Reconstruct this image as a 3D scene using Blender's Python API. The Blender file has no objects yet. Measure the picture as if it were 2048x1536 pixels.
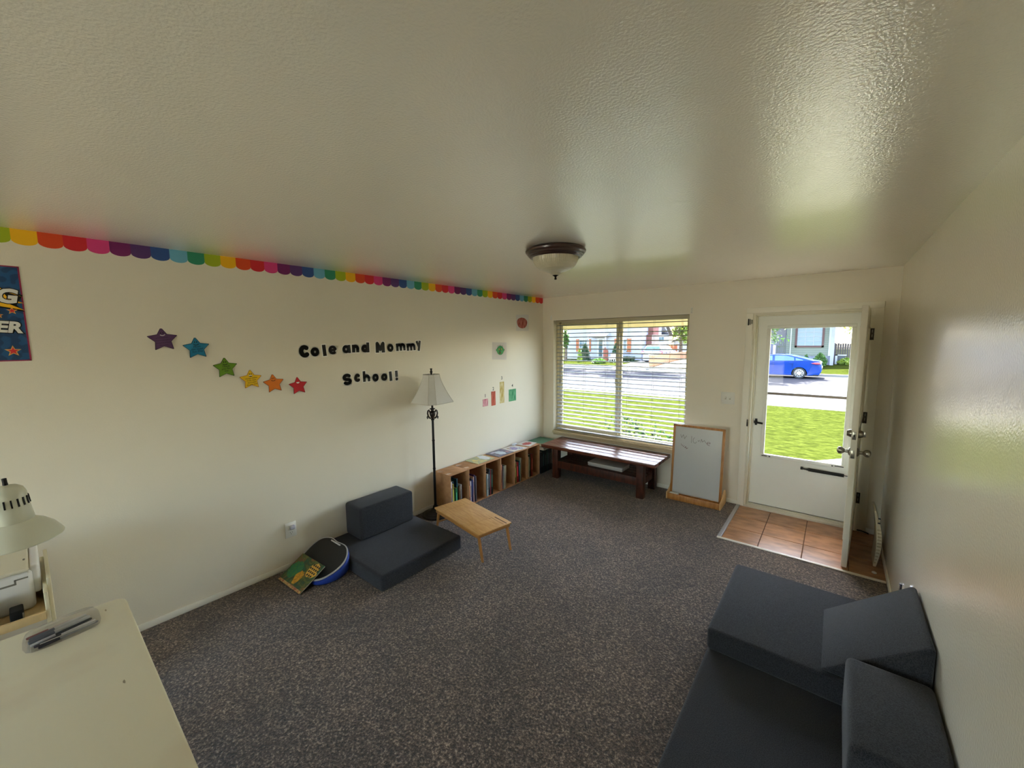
"""Playroom with a rainbow border, foam seats and a bright street outside; +y is toward the street, metres."""
import bpy, bmesh, math, random
from mathutils import Vector, Matrix
random.seed(7)
SC = bpy.context.scene
COL = SC.collection
PI = math.pi
W, H = 3.773, 2.44          # room width (x) and ceiling height; the window wall is y = 0, outdoors is +y

# ------------------------------------------------------------------ tuning
REAR = (.5, 2.3, .12, 2.12)  # opening of the added rear window, sized for fill light
GRASS = ((19, 23, 7), (33, 39, 12), (50, 56, 22))
CONC = (108, 105, 100); ASPH = (50, 50, 54)
HOUSEW = (150, 150, 160); HOUSEG = (106, 110, 100)
SKY_STRENGTH = 1.0; SKY_TINT = (1.0, .92, .86); SUN_ENERGY = 22.0; EXPOSURE = 2.12

# ------------------------------------------------------------------ materials
def lin(c):
    return tuple((x / 12.92 if x <= .04045 else ((x + .055) / 1.055) ** 2.4) for x in [v / 255 for v in c]) + (1,)

def _nt(name):
    m = bpy.data.materials.new(name); m.use_nodes = True
    nt = m.node_tree; nt.nodes.clear()
    out = nt.nodes.new('ShaderNodeOutputMaterial')
    return m, nt, out

def nd(nt, typ, **kw):
    n = nt.nodes.new(typ)
    for k, v in kw.items():
        if k in n.inputs: n.inputs[k].default_value = v
        else: setattr(n, k, v)
    return n

def mat(name, col, rough=.5, metal=0., spec=.5, bump=0., bscale=100., var=0., vscale=8., col2=None, cscale=None, clo=.4, chi=.6, coat=0., stretch=None, detail=3., trans=0., sheen=0., crough=.08):
    """Principled surface; var = soft value mottling, col2 = second colour mixed by noise, bump = noise relief."""
    m, nt, out = _nt(name)
    b = nd(nt, 'ShaderNodeBsdfPrincipled')
    b.inputs['Roughness'].default_value = rough; b.inputs['Metallic'].default_value = metal
    b.inputs['Specular IOR Level'].default_value = spec
    b.inputs['Coat Weight'].default_value = coat; b.inputs['Coat Roughness'].default_value = crough; b.inputs['Coat IOR'].default_value = 1.55
    if trans: b.inputs['Transmission Weight'].default_value = trans
    if sheen: b.inputs['Sheen Weight'].default_value = sheen
    c = lin(col)
    b.inputs['Base Color'].default_value = c
    nt.links.new(b.outputs[0], out.inputs[0])
    tc = nd(nt, 'ShaderNodeTexCoord'); src = tc.outputs['Object']
    if stretch:
        mp = nd(nt, 'ShaderNodeMapping'); mp.inputs['Scale'].default_value = stretch
        nt.links.new(src, mp.inputs[0]); src = mp.outputs[0]
    cur = None
    if col2:
        n = nd(nt, 'ShaderNodeTexNoise', Scale=cscale or 20., Detail=detail)
        r = nd(nt, 'ShaderNodeValToRGB')
        r.color_ramp.elements[0].position = clo; r.color_ramp.elements[1].position = chi
        r.color_ramp.elements[0].color = c; r.color_ramp.elements[1].color = lin(col2)
        nt.links.new(src, n.inputs['Vector']); nt.links.new(n.outputs[0], r.inputs[0]); cur = r.outputs[0]
    if var:
        n = nd(nt, 'ShaderNodeTexNoise', Scale=vscale, Detail=4.)
        mr = nd(nt, 'ShaderNodeMapRange'); mr.inputs[1].default_value = .25; mr.inputs[2].default_value = .75
        mr.inputs[3].default_value = 1 - var; mr.inputs[4].default_value = 1 + var
        mx = nd(nt, 'ShaderNodeMix', data_type='RGBA', blend_type='MULTIPLY'); mx.inputs[0].default_value = 1
        nt.links.new(src, n.inputs['Vector']); nt.links.new(n.outputs[0], mr.inputs[0])
        cb = nd(nt, 'ShaderNodeCombineColor')
        for i in range(3): nt.links.new(mr.outputs[0], cb.inputs[i])
        if cur is None: mx.inputs[6].default_value = c
        else: nt.links.new(cur, mx.inputs[6])
        nt.links.new(cb.outputs[0], mx.inputs[7]); cur = mx.outputs[2]
    if cur is not None: nt.links.new(cur, b.inputs['Base Color'])
    if bump:
        n = nd(nt, 'ShaderNodeTexNoise', Scale=bscale, Detail=2.)
        bp = nd(nt, 'ShaderNodeBump', Strength=bump, Distance=.004)
        nt.links.new(src, n.inputs['Vector']); nt.links.new(n.outputs[0], bp.inputs['Height'])
        nt.links.new(bp.outputs[0], b.inputs['Normal']); nt.links.new(bp.outputs[0], b.inputs['Coat Normal'])
    return m

def glass_mat(name, tint=(255, 255, 255), refl=1.0):
    m, nt, out = _nt(name)
    t = nd(nt, 'ShaderNodeBsdfTransparent'); t.inputs[0].default_value = lin(tint)
    g = nd(nt, 'ShaderNodeBsdfGlossy', Roughness=.02)
    f = nd(nt, 'ShaderNodeFresnel', IOR=1.45)
    k = nd(nt, 'ShaderNodeMath', operation='MULTIPLY'); k.inputs[1].default_value = refl
    mx = nd(nt, 'ShaderNodeMixShader')
    nt.links.new(f.outputs[0], k.inputs[0]); nt.links.new(k.outputs[0], mx.inputs[0])
    nt.links.new(t.outputs[0], mx.inputs[1]); nt.links.new(g.outputs[0], mx.inputs[2])
    nt.links.new(mx.outputs[0], out.inputs[0])
    return m

# ------------------------------------------------------------------ mesh builder
class MB:
    """Collects shapes (world coordinates) that become ONE mesh object."""
    def __init__(s): s.bm = bmesh.new(); s.mi = 0
    def _take(s, t):
        for f in t.faces: f.material_index = s.mi
        me = bpy.data.meshes.new('tmp'); t.to_mesh(me); t.free(); s.bm.from_mesh(me); bpy.data.meshes.remove(me)
        return s
    def box(s, x0, x1, y0, y1, z0, z1, bev=0., seg=2, M=None):
        t = bmesh.new(); bmesh.ops.create_cube(t, size=1)
        for v in t.verts:
            v.co = Vector((x0 + (v.co.x + .5) * (x1 - x0), y0 + (v.co.y + .5) * (y1 - y0), z0 + (v.co.z + .5) * (z1 - z0)))
        if bev: bmesh.ops.bevel(t, geom=t.edges[:], offset=bev, segments=seg, profile=.5, affect='EDGES')
        if M is not None: bmesh.ops.transform(t, matrix=M, verts=t.verts[:])
        return s._take(t)
    def prism(s, pts, d, M=None, bev=0., seg=2):
        """polygon in local xy, extruded from z=0 to z=d, then placed by M"""
        t = bmesh.new(); a = [t.verts.new((p[0], p[1], 0)) for p in pts]
        f = t.faces.new(a)
        if d:
            r = bmesh.ops.extrude_face_region(t, geom=[f])
            bmesh.ops.translate(t, vec=(0, 0, d), verts=[g for g in r['geom'] if isinstance(g, bmesh.types.BMVert)])
            bmesh.ops.recalc_face_normals(t, faces=t.faces[:])
        if bev: bmesh.ops.bevel(t, geom=t.edges[:], offset=bev, segments=seg, profile=.5, affect='EDGES')
        if M is not None: bmesh.ops.transform(t, matrix=M, verts=t.verts[:])
        return s._take(t)
    def lathe(s, prof, M=None, seg=40, flute=0, fl_amp=0., fl_rng=None):
        t = bmesh.new(); rows = []
        for (r, z) in prof:
            if r < 1e-6: rows.append([t.verts.new((0, 0, z))]); continue
            row = []
            for k in range(seg):
                a = 2 * PI * k / seg
                rr = r
                if flute and (fl_rng is None or fl_rng[0] <= z <= fl_rng[1]): rr = r * (1 + fl_amp * (1 if k % 2 else -1))
                row.append(t.verts.new((rr * math.cos(a), rr * math.sin(a), z)))
            rows.append(row)
        for A, B in zip(rows, rows[1:]):
            if len(A) == 1 and len(B) == 1: continue
            for k in range(seg):
                k2 = (k + 1) % seg
                if len(A) == 1: t.faces.new((A[0], B[k2], B[k]))
                elif len(B) == 1: t.faces.new((A[k], A[k2], B[0]))
                else: t.faces.new((A[k], A[k2], B[k2], B[k]))
        bmesh.ops.recalc_face_normals(t, faces=t.faces[:])
        if M is not None: bmesh.ops.transform(t, matrix=M, verts=t.verts[:])
        return s._take(t)
    def tube(s, pts, r, seg=8, caps=True):
        pts = [Vector(p) for p in pts]; t = bmesh.new(); rings = []
        up = None
        for i, p in enumerate(pts):
            d = (pts[min(i + 1, len(pts) - 1)] - pts[max(i - 1, 0)]).normalized()
            if up is None:
                up = Vector((0, 0, 1)) if abs(d.z) < .9 else Vector((1, 0, 0))
            a = d.cross(up).normalized(); b = a.cross(d).normalized(); up = b
            rr = r[i] if isinstance(r, (list, tuple)) else r
            rings.append([t.verts.new(p + (a * math.cos(2 * PI * k / seg) + b * math.sin(2 * PI * k / seg)) * rr) for k in range(seg)])
        for A, B in zip(rings, rings[1:]):
            for k in range(seg): t.faces.new((A[k], A[(k + 1) % seg], B[(k + 1) % seg], B[k]))
        if caps: t.faces.new(rings[0][::-1]); t.faces.new(rings[-1])
        bmesh.ops.recalc_face_normals(t, faces=t.faces[:])
        return s._take(t)
    def sphere(s, c, r, sc=(1, 1, 1), u=20, v=12):
        t = bmesh.new(); bmesh.ops.create_uvsphere(t, u_segments=u, v_segments=v, radius=r)
        for w in t.verts: w.co = Vector((w.co.x * sc[0] + c[0], w.co.y * sc[1] + c[1], w.co.z * sc[2] + c[2]))
        return s._take(t)
    def face(s, pts):
        f = s.bm.faces.new([s.bm.verts.new(p) for p in pts]); f.material_index = s.mi; return s
    def loft(s, rows, closed=True, caps=True):
        t = bmesh.new(); R = [[t.verts.new(p) for p in r] for r in rows]; n = len(R[0])
        for A, B in zip(R, R[1:]):
            for k in range(n if closed else n - 1): t.faces.new((A[k], A[(k + 1) % n], B[(k + 1) % n], B[k]))
        if caps: t.faces.new(R[0][::-1]); t.faces.new(R[-1])
        bmesh.ops.recalc_face_normals(t, faces=t.faces[:])
        return s._take(t)
    def ribbon(s, pts, w, M, d=.0012, ends=False):
        """thick pen stroke along 2-D points (local xy), depth d along local z"""
        for p, q in zip(pts, pts[1:]):
            dx, dy = q[0] - p[0], q[1] - p[1]; L = math.hypot(dx, dy)
            if L < 1e-6: continue
            nx, ny = -dy / L * w / 2, dx / L * w / 2
            s.prism([(p[0] + nx, p[1] + ny), (p[0] - nx, p[1] - ny), (q[0] - nx, q[1] - ny), (q[0] + nx, q[1] + ny)], d, M)
        for i, p in enumerate(pts):
            if ends or 0 < i < len(pts) - 1:
                s.prism([(p[0] + w / 2 * math.cos(2 * PI * k / 14), p[1] + w / 2 * math.sin(2 * PI * k / 14)) for k in range(14)], d, M)
        return s

def world_loc(o):
    v = Vector((0, 0, 0))
    while o is not None: v += o.location; o = o.parent
    return v

def obj(name, mb, mats, parent=None, smooth=35, origin=None):
    bm = mb.bm if isinstance(mb, MB) else mb
    me = bpy.data.meshes.new(name)
    if parent is not None: off = world_loc(parent)
    elif origin is not None: off = Vector(origin)
    else:
        xs = [v.co for v in bm.verts]
        off = Vector(((min(v.x for v in xs) + max(v.x for v in xs)) / 2, (min(v.y for v in xs) + max(v.y for v in xs)) / 2, min(v.z for v in xs)))
    bmesh.ops.translate(bm, vec=-off, verts=bm.verts[:])
    bm.to_mesh(me); bm.free()
    for m in (mats if isinstance(mats, (list, tuple)) else [mats]): me.materials.append(m)
    if smooth:
        me.polygons.foreach_set('use_smooth', [True] * len(me.polygons))
        me.set_sharp_from_angle(angle=math.radians(smooth))
    o = bpy.data.objects.new(name, me); COL.objects.link(o)
    if parent is not None: o.parent = parent
    else: o.location = off
    return o

def tag(o, label, cat, group=None, kind=None):
    o['label'] = label; o['category'] = cat
    if group: o['group'] = group
    if kind: o['kind'] = kind
    return o

def thing(name, label, cat, loc=(0, 0, 0), group=None):
    o = bpy.data.objects.new(name, None); COL.objects.link(o); o.location = loc; o.empty_display_size = .05
    return tag(o, label, cat, group)

def struct(name, mb, m, parent=None, label=None, smooth=35):
    o = obj(name, mb, m, parent, smooth)
    if parent is None: o['kind'] = 'structure'
    if label: o['label'] = label
    return o

def frame(o, u, v):
    """matrix whose local x,y,z axes are u, v, u x v at origin o"""
    u = Vector(u).normalized(); v = Vector(v); v = (v - u * v.dot(u)).normalized(); n = u.cross(v)
    return Matrix(((u.x, v.x, n.x, o[0]), (u.y, v.y, n.y, o[1]), (u.z, v.z, n.z, o[2]), (0, 0, 0, 1)))

def wallM(y, z, x=.0015, rot=0.):
    """frame on the left wall: local x runs toward the window (+y), local y up, local z into the room"""
    return frame((x, y, z), (0, math.cos(rot), math.sin(rot)), (0, -math.sin(rot), math.cos(rot)))

_txt = {}
def text_mesh(mb, s, size, M, depth=.0006, offset=0., align='CENTER', shear=0.):
    cu = bpy.data.curves.new('t', 'FONT'); cu.body = s; cu.size = size; cu.align_x = align; cu.align_y = 'CENTER'
    cu.extrude = depth; cu.offset = offset; cu.shear = shear; cu.resolution_u = 3
    o = bpy.data.objects.new('t', cu); COL.objects.link(o)
    dg = bpy.context.evaluated_depsgraph_get()
    me = bpy.data.meshes.new_from_object(o.evaluated_get(dg))
    bpy.data.objects.remove(o); bpy.data.curves.remove(cu)
    t = bmesh.new(); t.from_mesh(me); bpy.data.meshes.remove(me)
    bmesh.ops.transform(t, matrix=M, verts=t.verts[:])
    mb._take(t)

def ellipse(cx, cy, rx, ry, a0=0, a1=360, n=24):
    return [(cx + rx * math.cos(math.radians(a0 + (a1 - a0) * k / n)), cy + ry * math.sin(math.radians(a0 + (a1 - a0) * k / n))) for k in range(n + 1)]

def rrect(x0, x1, y0, y1, r, n=6):
    P = []
    for cx, cy, a in ((x1 - r, y1 - r, 0), (x0 + r, y1 - r, 90), (x0 + r, y0 + r, 180), (x1 - r, y0 + r, 270)):
        P += [(cx + r * math.cos(math.radians(a + 90 * k / n)), cy + r * math.sin(math.radians(a + 90 * k / n))) for k in range(n + 1)]
    return P

T = Matrix.Translation
def R(a, ax): return Matrix.Rotation(math.radians(a), 4, ax)
def copy_tree(o, parent=None):
    c = o.copy(); COL.objects.link(c)
    if parent is not None: c.parent = parent
    for ch in list(o.children): copy_tree(ch, c)
    return c

# ------------------------------------------------------------------ palette
M_wall = mat('wall_paint', (233, 225, 206), rough=.38, spec=.5, bump=.10, bscale=140, var=.012, vscale=3)
M_ceil = mat('ceiling_paint', (243, 237, 222), rough=.22, spec=.75, coat=.8, crough=.18, bump=.36, bscale=125, var=.012, vscale=2)
M_wallR = mat('right_wall_paint', (231, 224, 206), rough=.24, spec=.6, coat=.4, crough=.19, bump=.28, bscale=100, var=.015, vscale=3)
M_trim = mat('trim_paint', (242, 238, 224), rough=.4)
M_door = mat('door_paint', (236, 237, 230), rough=.38, bump=.04, bscale=300)
M_sill = mat('sill_wood', (196, 178, 142), rough=.35)
M_vinyl = mat('window_vinyl', (216, 206, 170), rough=.4)
M_white = mat('white_plastic', (232, 230, 222), rough=.35)
M_black = mat('black_metal', (12, 12, 12), rough=.45, spec=.3)
M_nickel = mat('brushed_nickel', (150, 145, 132), rough=.28, metal=1.)
M_bronze = mat('dark_bronze', (22, 14, 10), rough=.45, spec=.3)
M_chrome = mat('chrome', (225, 225, 228), rough=.08, metal=1.)
M_glass = glass_mat('window_glass', (250, 252, 250), .4)

# ================================================================== ROOM SHELL
YR = -8.2                                                    # rear wall behind the camera
def carpet_mat():
    m, nt, out = _nt('carpet')
    b = nd(nt, 'ShaderNodeBsdfPrincipled', Roughness=.95); b.inputs['Specular IOR Level'].default_value = .1
    b.inputs['Sheen Weight'].default_value = .25; b.inputs['Sheen Roughness'].default_value = .6
    tc = nd(nt, 'ShaderNodeTexCoord')
    n1 = nd(nt, 'ShaderNodeTexNoise', Scale=95., Detail=4., Roughness=.65)
    r1 = nd(nt, 'ShaderNodeValToRGB'); e = r1.color_ramp.elements
    e[0].position = .32; e[0].color = lin((26, 19, 15)); e[1].position = .68; e[1].color = lin((180, 158, 137))
    k = e.new(.44); k.color = lin((64, 52, 43)); k = e.new(.56); k.color = lin((106, 89, 75))
    n2 = nd(nt, 'ShaderNodeTexNoise', Scale=2.6, Detail=3., Distortion=.6)
    mr = nd(nt, 'ShaderNodeMapRange'); mr.inputs[1].default_value = .3; mr.inputs[2].default_value = .7; mr.inputs[3].default_value = .72; mr.inputs[4].default_value = 1.2
    cb = nd(nt, 'ShaderNodeCombineColor'); mx = nd(nt, 'ShaderNodeMix', data_type='RGBA', blend_type='MULTIPLY'); mx.inputs[0].default_value = 1
    for n in (n1, n2): nt.links.new(tc.outputs['Object'], n.inputs['Vector'])
    nt.links.new(n1.outputs[0], r1.inputs[0]); nt.links.new(n2.outputs[0], mr.inputs[0])
    for i in range(3): nt.links.new(mr.outputs[0], cb.inputs[i])
    nt.links.new(r1.outputs[0], mx.inputs[6]); nt.links.new(cb.outputs[0], mx.inputs[7]); nt.links.new(mx.outputs[2], b.inputs['Base Color'])
    bp = nd(nt, 'ShaderNodeBump', Strength=.8, Distance=.009)
    nt.links.new(n1.outputs[0], bp.inputs['Height']); nt.links.new(bp.outputs[0], b.inputs['Normal'])
    nt.links.new(b.outputs[0], out.inputs[0]); return m
M_carpet = carpet_mat()
f = MB(); f.box(-.12, 2.606, YR - .12, 0, -.12, 0); f.box(2.606, W + .12, YR - .12, -.962, -.12, 0)
struct('floor_carpet', f, M_carpet, label='brown flecked carpet', smooth=0)
M_tile = mat('terracotta_tile', (184, 134, 94), rough=.28, spec=.6, col2=(142, 98, 62), cscale=7., clo=.38, chi=.66, detail=6., bump=.05, bscale=60, stretch=(1, 2.2, 1))
M_grout = mat('grout', (112, 80, 60), rough=.9)
f = MB(); f.mi = 1; f.box(2.606, W, -.962, .0, -.12, -.008)
f.mi = 0
xs = [2.636, 2.926, 3.240, 3.545, W]; ys = [-.936, -.634, -.325, -.016]
for a, b in zip(xs, xs[1:]):
    for c, d in zip(ys, ys[1:]): f.box(a + .003, b - .003, c + .003, d - .003, -.02, -.001, bev=.0025)
struct('floor_tile', f, [M_tile, M_grout], label='terracotta tile entry floor', smooth=0)
M_strip = mat('tile_edge_strip', (222, 216, 204), rough=.45)
s = MB(); s.box(2.604, 2.638, -.962, -.018, -.01, .006, bev=.002); struct('trim_1', s, mat('grey_edge_strip', (168, 166, 168), rough=.4, metal=.3), label='grey metal strip between carpet and tile')
s = MB(); s.box(2.606, W - .014, -.964, -.934, -.01, .007, bev=.002); struct('trim_2', s, M_strip, label='pale strip between tile and carpet')

w = MB(); w.box(-.14, 0, YR - .14, .14, -.14, H); struct('wall_left', w, M_wall, smooth=0)
w = MB(); w.box(W, W + .14, YR - .14, .14, -.14, H); struct('wall_right', w, M_wallR, smooth=0)
WX0, WX1, WZ0, WZ1 = .181, 2.031, .512, 2.112              # window opening
DX0, DX1, DZ1 = 2.668, 3.588, 2.09                         # door opening
w = MB()
w.box(0, WX0, 0, .14, -.14, H); w.box(WX1, DX0, 0, .14, -.14, H); w.box(DX1, W, 0, .14, -.14, H)
w.box(WX0, WX1, 0, .14, -.14, WZ0); w.box(WX0, WX1, 0, .14, WZ1, H); w.box(DX0, DX1, 0, .14, DZ1, H); w.box(DX0, DX1, 0, .14, -.14, -.05)
struct('wall_front', w, M_wall, smooth=0)
c = MB(); c.box(-.14, W + .14, YR - .14, .14, H, H + .14); struct('ceiling', c, M_ceil, smooth=0)
# rear wall behind the camera; its window is added to let fill light in
RX0, RX1, RZ0, RZ1 = REAR
w = MB(); y0, y1 = YR - .14, YR
w.box(0, RX0, y0, y1, 0, H); w.box(RX1, W, y0, y1, 0, H); w.box(RX0, RX1, y0, y1, 0, RZ0); w.box(RX0, RX1, y0, y1, RZ1, H)
struct('wall_rear', w, M_wall, smooth=0)
w = MB(); xm = (RX0 + RX1) / 2
for a, b in ((RX0, RX0 + .05), (xm - .04, xm + .04), (RX1 - .05, RX1)): w.box(a, b, y0 + .03, y0 + .09, RZ0 + .05, RZ1 - .05)
w.box(RX0, RX1, y0 + .03, y0 + .09, RZ0, RZ0 + .05); w.box(RX0, RX1, y0 + .03, y0 + .09, RZ1 - .05, RZ1)
o = struct('window_fill', w, M_vinyl, label='wide window added in the unseen rear wall for fill light')
g = MB(); g.box(RX0 + .05, xm - .04, y0 + .058, y0 + .062, RZ0 + .05, RZ1 - .05); g.box(xm + .04, RX1 - .05, y0 + .058, y0 + .062, RZ0 + .05, RZ1 - .05); obj('pane', g, M_glass, o)

def skirting(x0, x1, y0, y1):
    b = MB(); b.box(x0, x1, y0, y1, 0, .046, bev=.005); return b
struct('baseboard_left', skirting(0, .012, YR, -.012), M_trim)
b = skirting(0.012, DX0 - .062, -.012, 0); b.box(3.678, W, -.012, 0, 0, .046, bev=.004); struct('baseboard_front', b, M_trim)
struct('baseboard_right', skirting(W - .012, W, YR, -.012), M_trim)

# ------------------------------------------------------------------ window
s = MB(); s.box(WX0 - .006, WX1 + .006, -.034, .0, .478, .513, bev=.012, seg=3); s.box(WX0, WX1, -.002, .085, .49, .514)
s.box(WX0 + .004, WX1 - .004, -.012, 0, .452, .479, bev=.003)
struct('trim_3', s, M_sill, label='rounded wooden window sill')
w = MB(); fy0, fy1 = .084, .136
w.box(WX0, WX0 + .05, fy0, fy1, WZ0 + .045, WZ1 - .05, bev=.004); w.box(WX1 - .042, WX1, fy0, fy1, WZ0 + .045, WZ1 - .05, bev=.004)
w.box(WX0, WX1, fy0, fy1, WZ0, WZ0 + .045, bev=.004); w.box(WX0, WX1, fy0, fy1, WZ1 - .05, WZ1, bev=.004)
win = struct('window_1', w, M_vinyl, label='wide two-pane sliding window behind blinds')
s = MB(); s.box(1.112, 1.142, .09, .128, WZ0 + .04, WZ1 - .045, bev=.004); s.box(1.148, 1.182, .1, .134, WZ0 + .04, WZ1 - .045, bev=.004); s.box(1.098, 1.112, .080, .09, 1.24, 1.32, bev=.003)
obj('meeting_stile', s, M_vinyl, win)
s = MB()
for a, b in ((WX0 + .05, .275), (1.10, 1.112)): s.box(a, b, .095, .12, WZ0 + .085, WZ1 - .075, bev=.003)
s.box(.23, 1.112, .095, .12, WZ0 + .045, WZ0 + .085, bev=.003); s.box(.23, 1.112, .095, .12, WZ1 - .075, WZ1 - .05, bev=.003)
obj('sash', s, M_vinyl, win)
g = MB(); g.box(.262, 1.12, .106, .110, WZ0 + .06, WZ1 - .06); obj('pane', g, M_glass, win)
g = MB(); g.box(1.17, WX1 - .03, .116, .120, WZ0 + .03, WZ1 - .04); obj('pane', g, M_glass, win)

# ------------------------------------------------------------------ venetian blind
M_slat = mat('blind_slat', (164, 170, 176), rough=.55)
bl = thing('venetian_blind', 'white horizontal slat blind hanging open inside the wide window', 'blind', (1.1, .03, .52))
b = MB(); b.box(.212, 2.026, .004, .058, 2.064, 2.108, bev=.003); b.mi = 1; b.box(.212, 2.026, .006, .056, 2.1075, 2.111); obj('headrail', b, [mat('blind_headrail', (186, 176, 146), rough=.45), mat('headrail_gap', (60, 48, 34), rough=.8)], bl)
proto = None; zs = [2.036 - .0548 * k for k in range(27)]
for z in zs:
    if proto is None:
        b = MB(); rows = []
        for k in range(7):
            t = -1 + k / 3; rows.append((t * .025, (1 - t * t) * .003))
        P = [(y, z_) for y, z_ in rows] + [(y, z_ - .0026) for y, z_ in rows[::-1]]
        b.prism(P, 1.792, frame((.225, .032, zs[0]), (0, math.cos(math.radians(11)), math.sin(math.radians(11))), (0, -math.sin(math.radians(11)), math.cos(math.radians(11)))))
        proto = obj('slat', b, M_slat, bl); base = proto.location.copy(); z00 = z
    else:
        o = proto.copy(); COL.objects.link(o); o.parent = bl; o.location = base + Vector((0, 0, z - z00))
b = MB(); b.box(.222, 2.02, .01, .056, .534, .552, bev=.004); obj('bottom_rail', b, M_slat, bl)
M_cord = mat('blind_cord', (150, 142, 120), rough=.8)
for x in (.36, .67, .995, 1.30, 1.62, 1.95):
    b = MB()
    for y in (.006, .057): b.tube([(x, y, .54), (x, y, 2.07)], .0013, 5)
    obj('ladder_cord', b, M_cord, bl)
b = MB(); b.tube([(.298, -.004, 2.07), (.298, -.004, 1.26)], .005, 8); b.tube([(.298, -.004, 1.27), (.298, -.004, 1.22)], .008, 8); b.box(.285, .312, -.012, .012, 2.064, 2.078, bev=.002)
obj('tilt_wand', b, mat('clear_wand', (120, 108, 84), rough=.2), bl)
for x, lb in ((.145, 'white curtain rod bracket on the wall near the room corner'), (2.055, 'white curtain rod bracket on the wall between window and front door')):
    b = MB(); b.box(x - .008, x + .008, -.004, 0, 2.118, 2.19, bev=.003); b.tube([(x, -.003, 2.17), (x, -.022, 2.168), (x, -.03, 2.15), (x, -.03, 2.135), (x, -.016, 2.128)], .005, 8)
    tag(obj('curtain_bracket', b, M_white), lb, 'bracket', 'curtain rod brackets above the window')

# ------------------------------------------------------------------ door frame
t = MB()
def casing(x0, x1, z0, z1):
    t.box(x0, x1, -.018, 0, z0, z1, bev=.004)
casing(2.607, 2.668, .0, 2.0899); casing(3.588, 3.676, .0, 2.0899); casing(2.607, 3.676, 2.09, 2.148)
struct('trim_4', t, M_trim, label='cream door casing around the front door')
M_jamb = mat('jamb_paint', (226, 221, 202), rough=.4)
t = MB(); t.box(2.6685, 2.69, -.008, .1395, .014, 2.071, bev=.002); t.box(3.568, 3.5875, -.008, .1395, .014, 2.071, bev=.002); t.box(2.6685, 3.5875, -.008, .1395, 2.072, 2.0895, bev=.002)
t.box(2.689, 2.703, .052, .094, .02, 2.058, bev=.003); t.box(3.555, 3.569, .052, .094, .02, 2.058, bev=.003); t.box(2.689, 3.569, .052, .094, 2.0585, 2.0725, bev=.003)
struct('trim_5', t, M_jamb, label='cream door jamb')
t = MB(); t.box(2.668, 3.588, -.014, .15, -.1, .014, bev=.004); t.box(2.69, 3.568, .045, .075, .014, .022, bev=.003)
struct('trim_6', t, mat('door_threshold', (214, 206, 188), rough=.4), label='pale door threshold')
lt = MB(); lt.box(2.632, 2.65, -.024, -.0175, 1.972, 2.03, bev=.002); lt.box(2.652, 2.668, -.03, -.018, 1.98, 2.024, bev=.004); lt.mi = 1; lt.box(2.624, 2.634, -.028, -.018, 1.966, 2.034, bev=.002)
tag(obj('door_contact', lt, [mat('grey_plastic', (150, 146, 132), rough=.4), M_black]), 'small black and grey contact sensor high on the door casing', 'sensor')
lt = MB(); lt.box(3.571, 3.584, -.028, -.0065, 1.69, 1.745, bev=.003)
tag(obj('door_contact', lt, mat('brown_plastic', (96, 80, 62), rough=.5)), 'small brown alarm contact on the jamb below the top hinge', 'sensor')
lt = MB(); lt.box(2.660, 2.674, -.0195, -.0175, .89, .965, bev=.0008)
tag(obj('strike_plate', lt, mat('old_steel', (70, 66, 60), rough=.35, metal=.9)), 'dark metal strike plate set in the door casing', 'strike plate')

# storm door (closed, outer)
d = MB(); y0, y1 = .098, .135
gx0, gx1, gz0, gz1 = 2.822, 3.468, .588, 1.928
d.box(2.695, gx0 - .012, y0, y1, gz0 - .012, gz1 + .012); d.box(gx1 + .012, 3.565, y0, y1, gz0 - .012, gz1 + .012)
d.box(2.695, 3.565, y0, y1, .022, gz0 - .012); d.box(2.695, 3.565, y0, y1, gz1 + .012, 2.068)
sd = struct('door_2', d, M_door, label='white storm door with a full glass pane')
d = MB()
for a, b_, c_, e_ in ((gx0 - .034, gx0, gz0, gz1), (gx1, gx1 + .034, gz0, gz1)): d.box(a, b_, y0 - .012, y0 + .02, c_, e_, bev=.005)
for c_, e_ in ((gz0 - .034, gz0), (gz1, gz1 + .034)): d.box(gx0 - .034, gx1 + .034, y0 - .0115, y0 + .02, c_, e_, bev=.005)
obj('glass_frame', d, M_door, sd)
d = MB(); d.box(gx0, gx1, y0 + .0, y0 + .022, 1.236, 1.262, bev=.003); obj('glass_rail', d, mat('rail_grey', (150, 140, 132), rough=.4), sd)
d = MB(); d.box(gx0 - .005, gx1 + .005, y0 + .012, y0 + .016, gz0 - .005, gz1 + .005); obj('pane', d, M_glass, sd)
d = MB(); d.box(2.722, 2.744, y0 - .01, y0, .895, .965, bev=.004); d.tube([(2.733, y0 - .005, .93), (2.733, y0 - .045, .93)], .011, 10); d.tube([(2.728, y0 - .045, .932), (2.80, y0 - .048, .925)], .0105, 10); d.tube([(2.733, y0 - .03, .945), (2.733, y0 - .03, .918)], .016, 10)
obj('door_handle', d, M_black, sd)
d = MB(); d.tube([(3.155, y0 - .035, .500), (3.20, y0 - .036, .499)], .008, 10); d.tube([(3.20, y0 - .036, .499), (3.215, y0 - .036, .499)], .011, 10); d.tube([(3.215, y0 - .036, .499), (3.495, y0 - .04, .495)], .0165, 14); d.tube([(3.495, y0 - .04, .495), (3.575, y0 - .04, .494)], .004, 8); d.box(3.15, 3.17, y0 - .045, y0, .49, .512, bev=.002)
obj('door_closer', d, M_black, sd)
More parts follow.
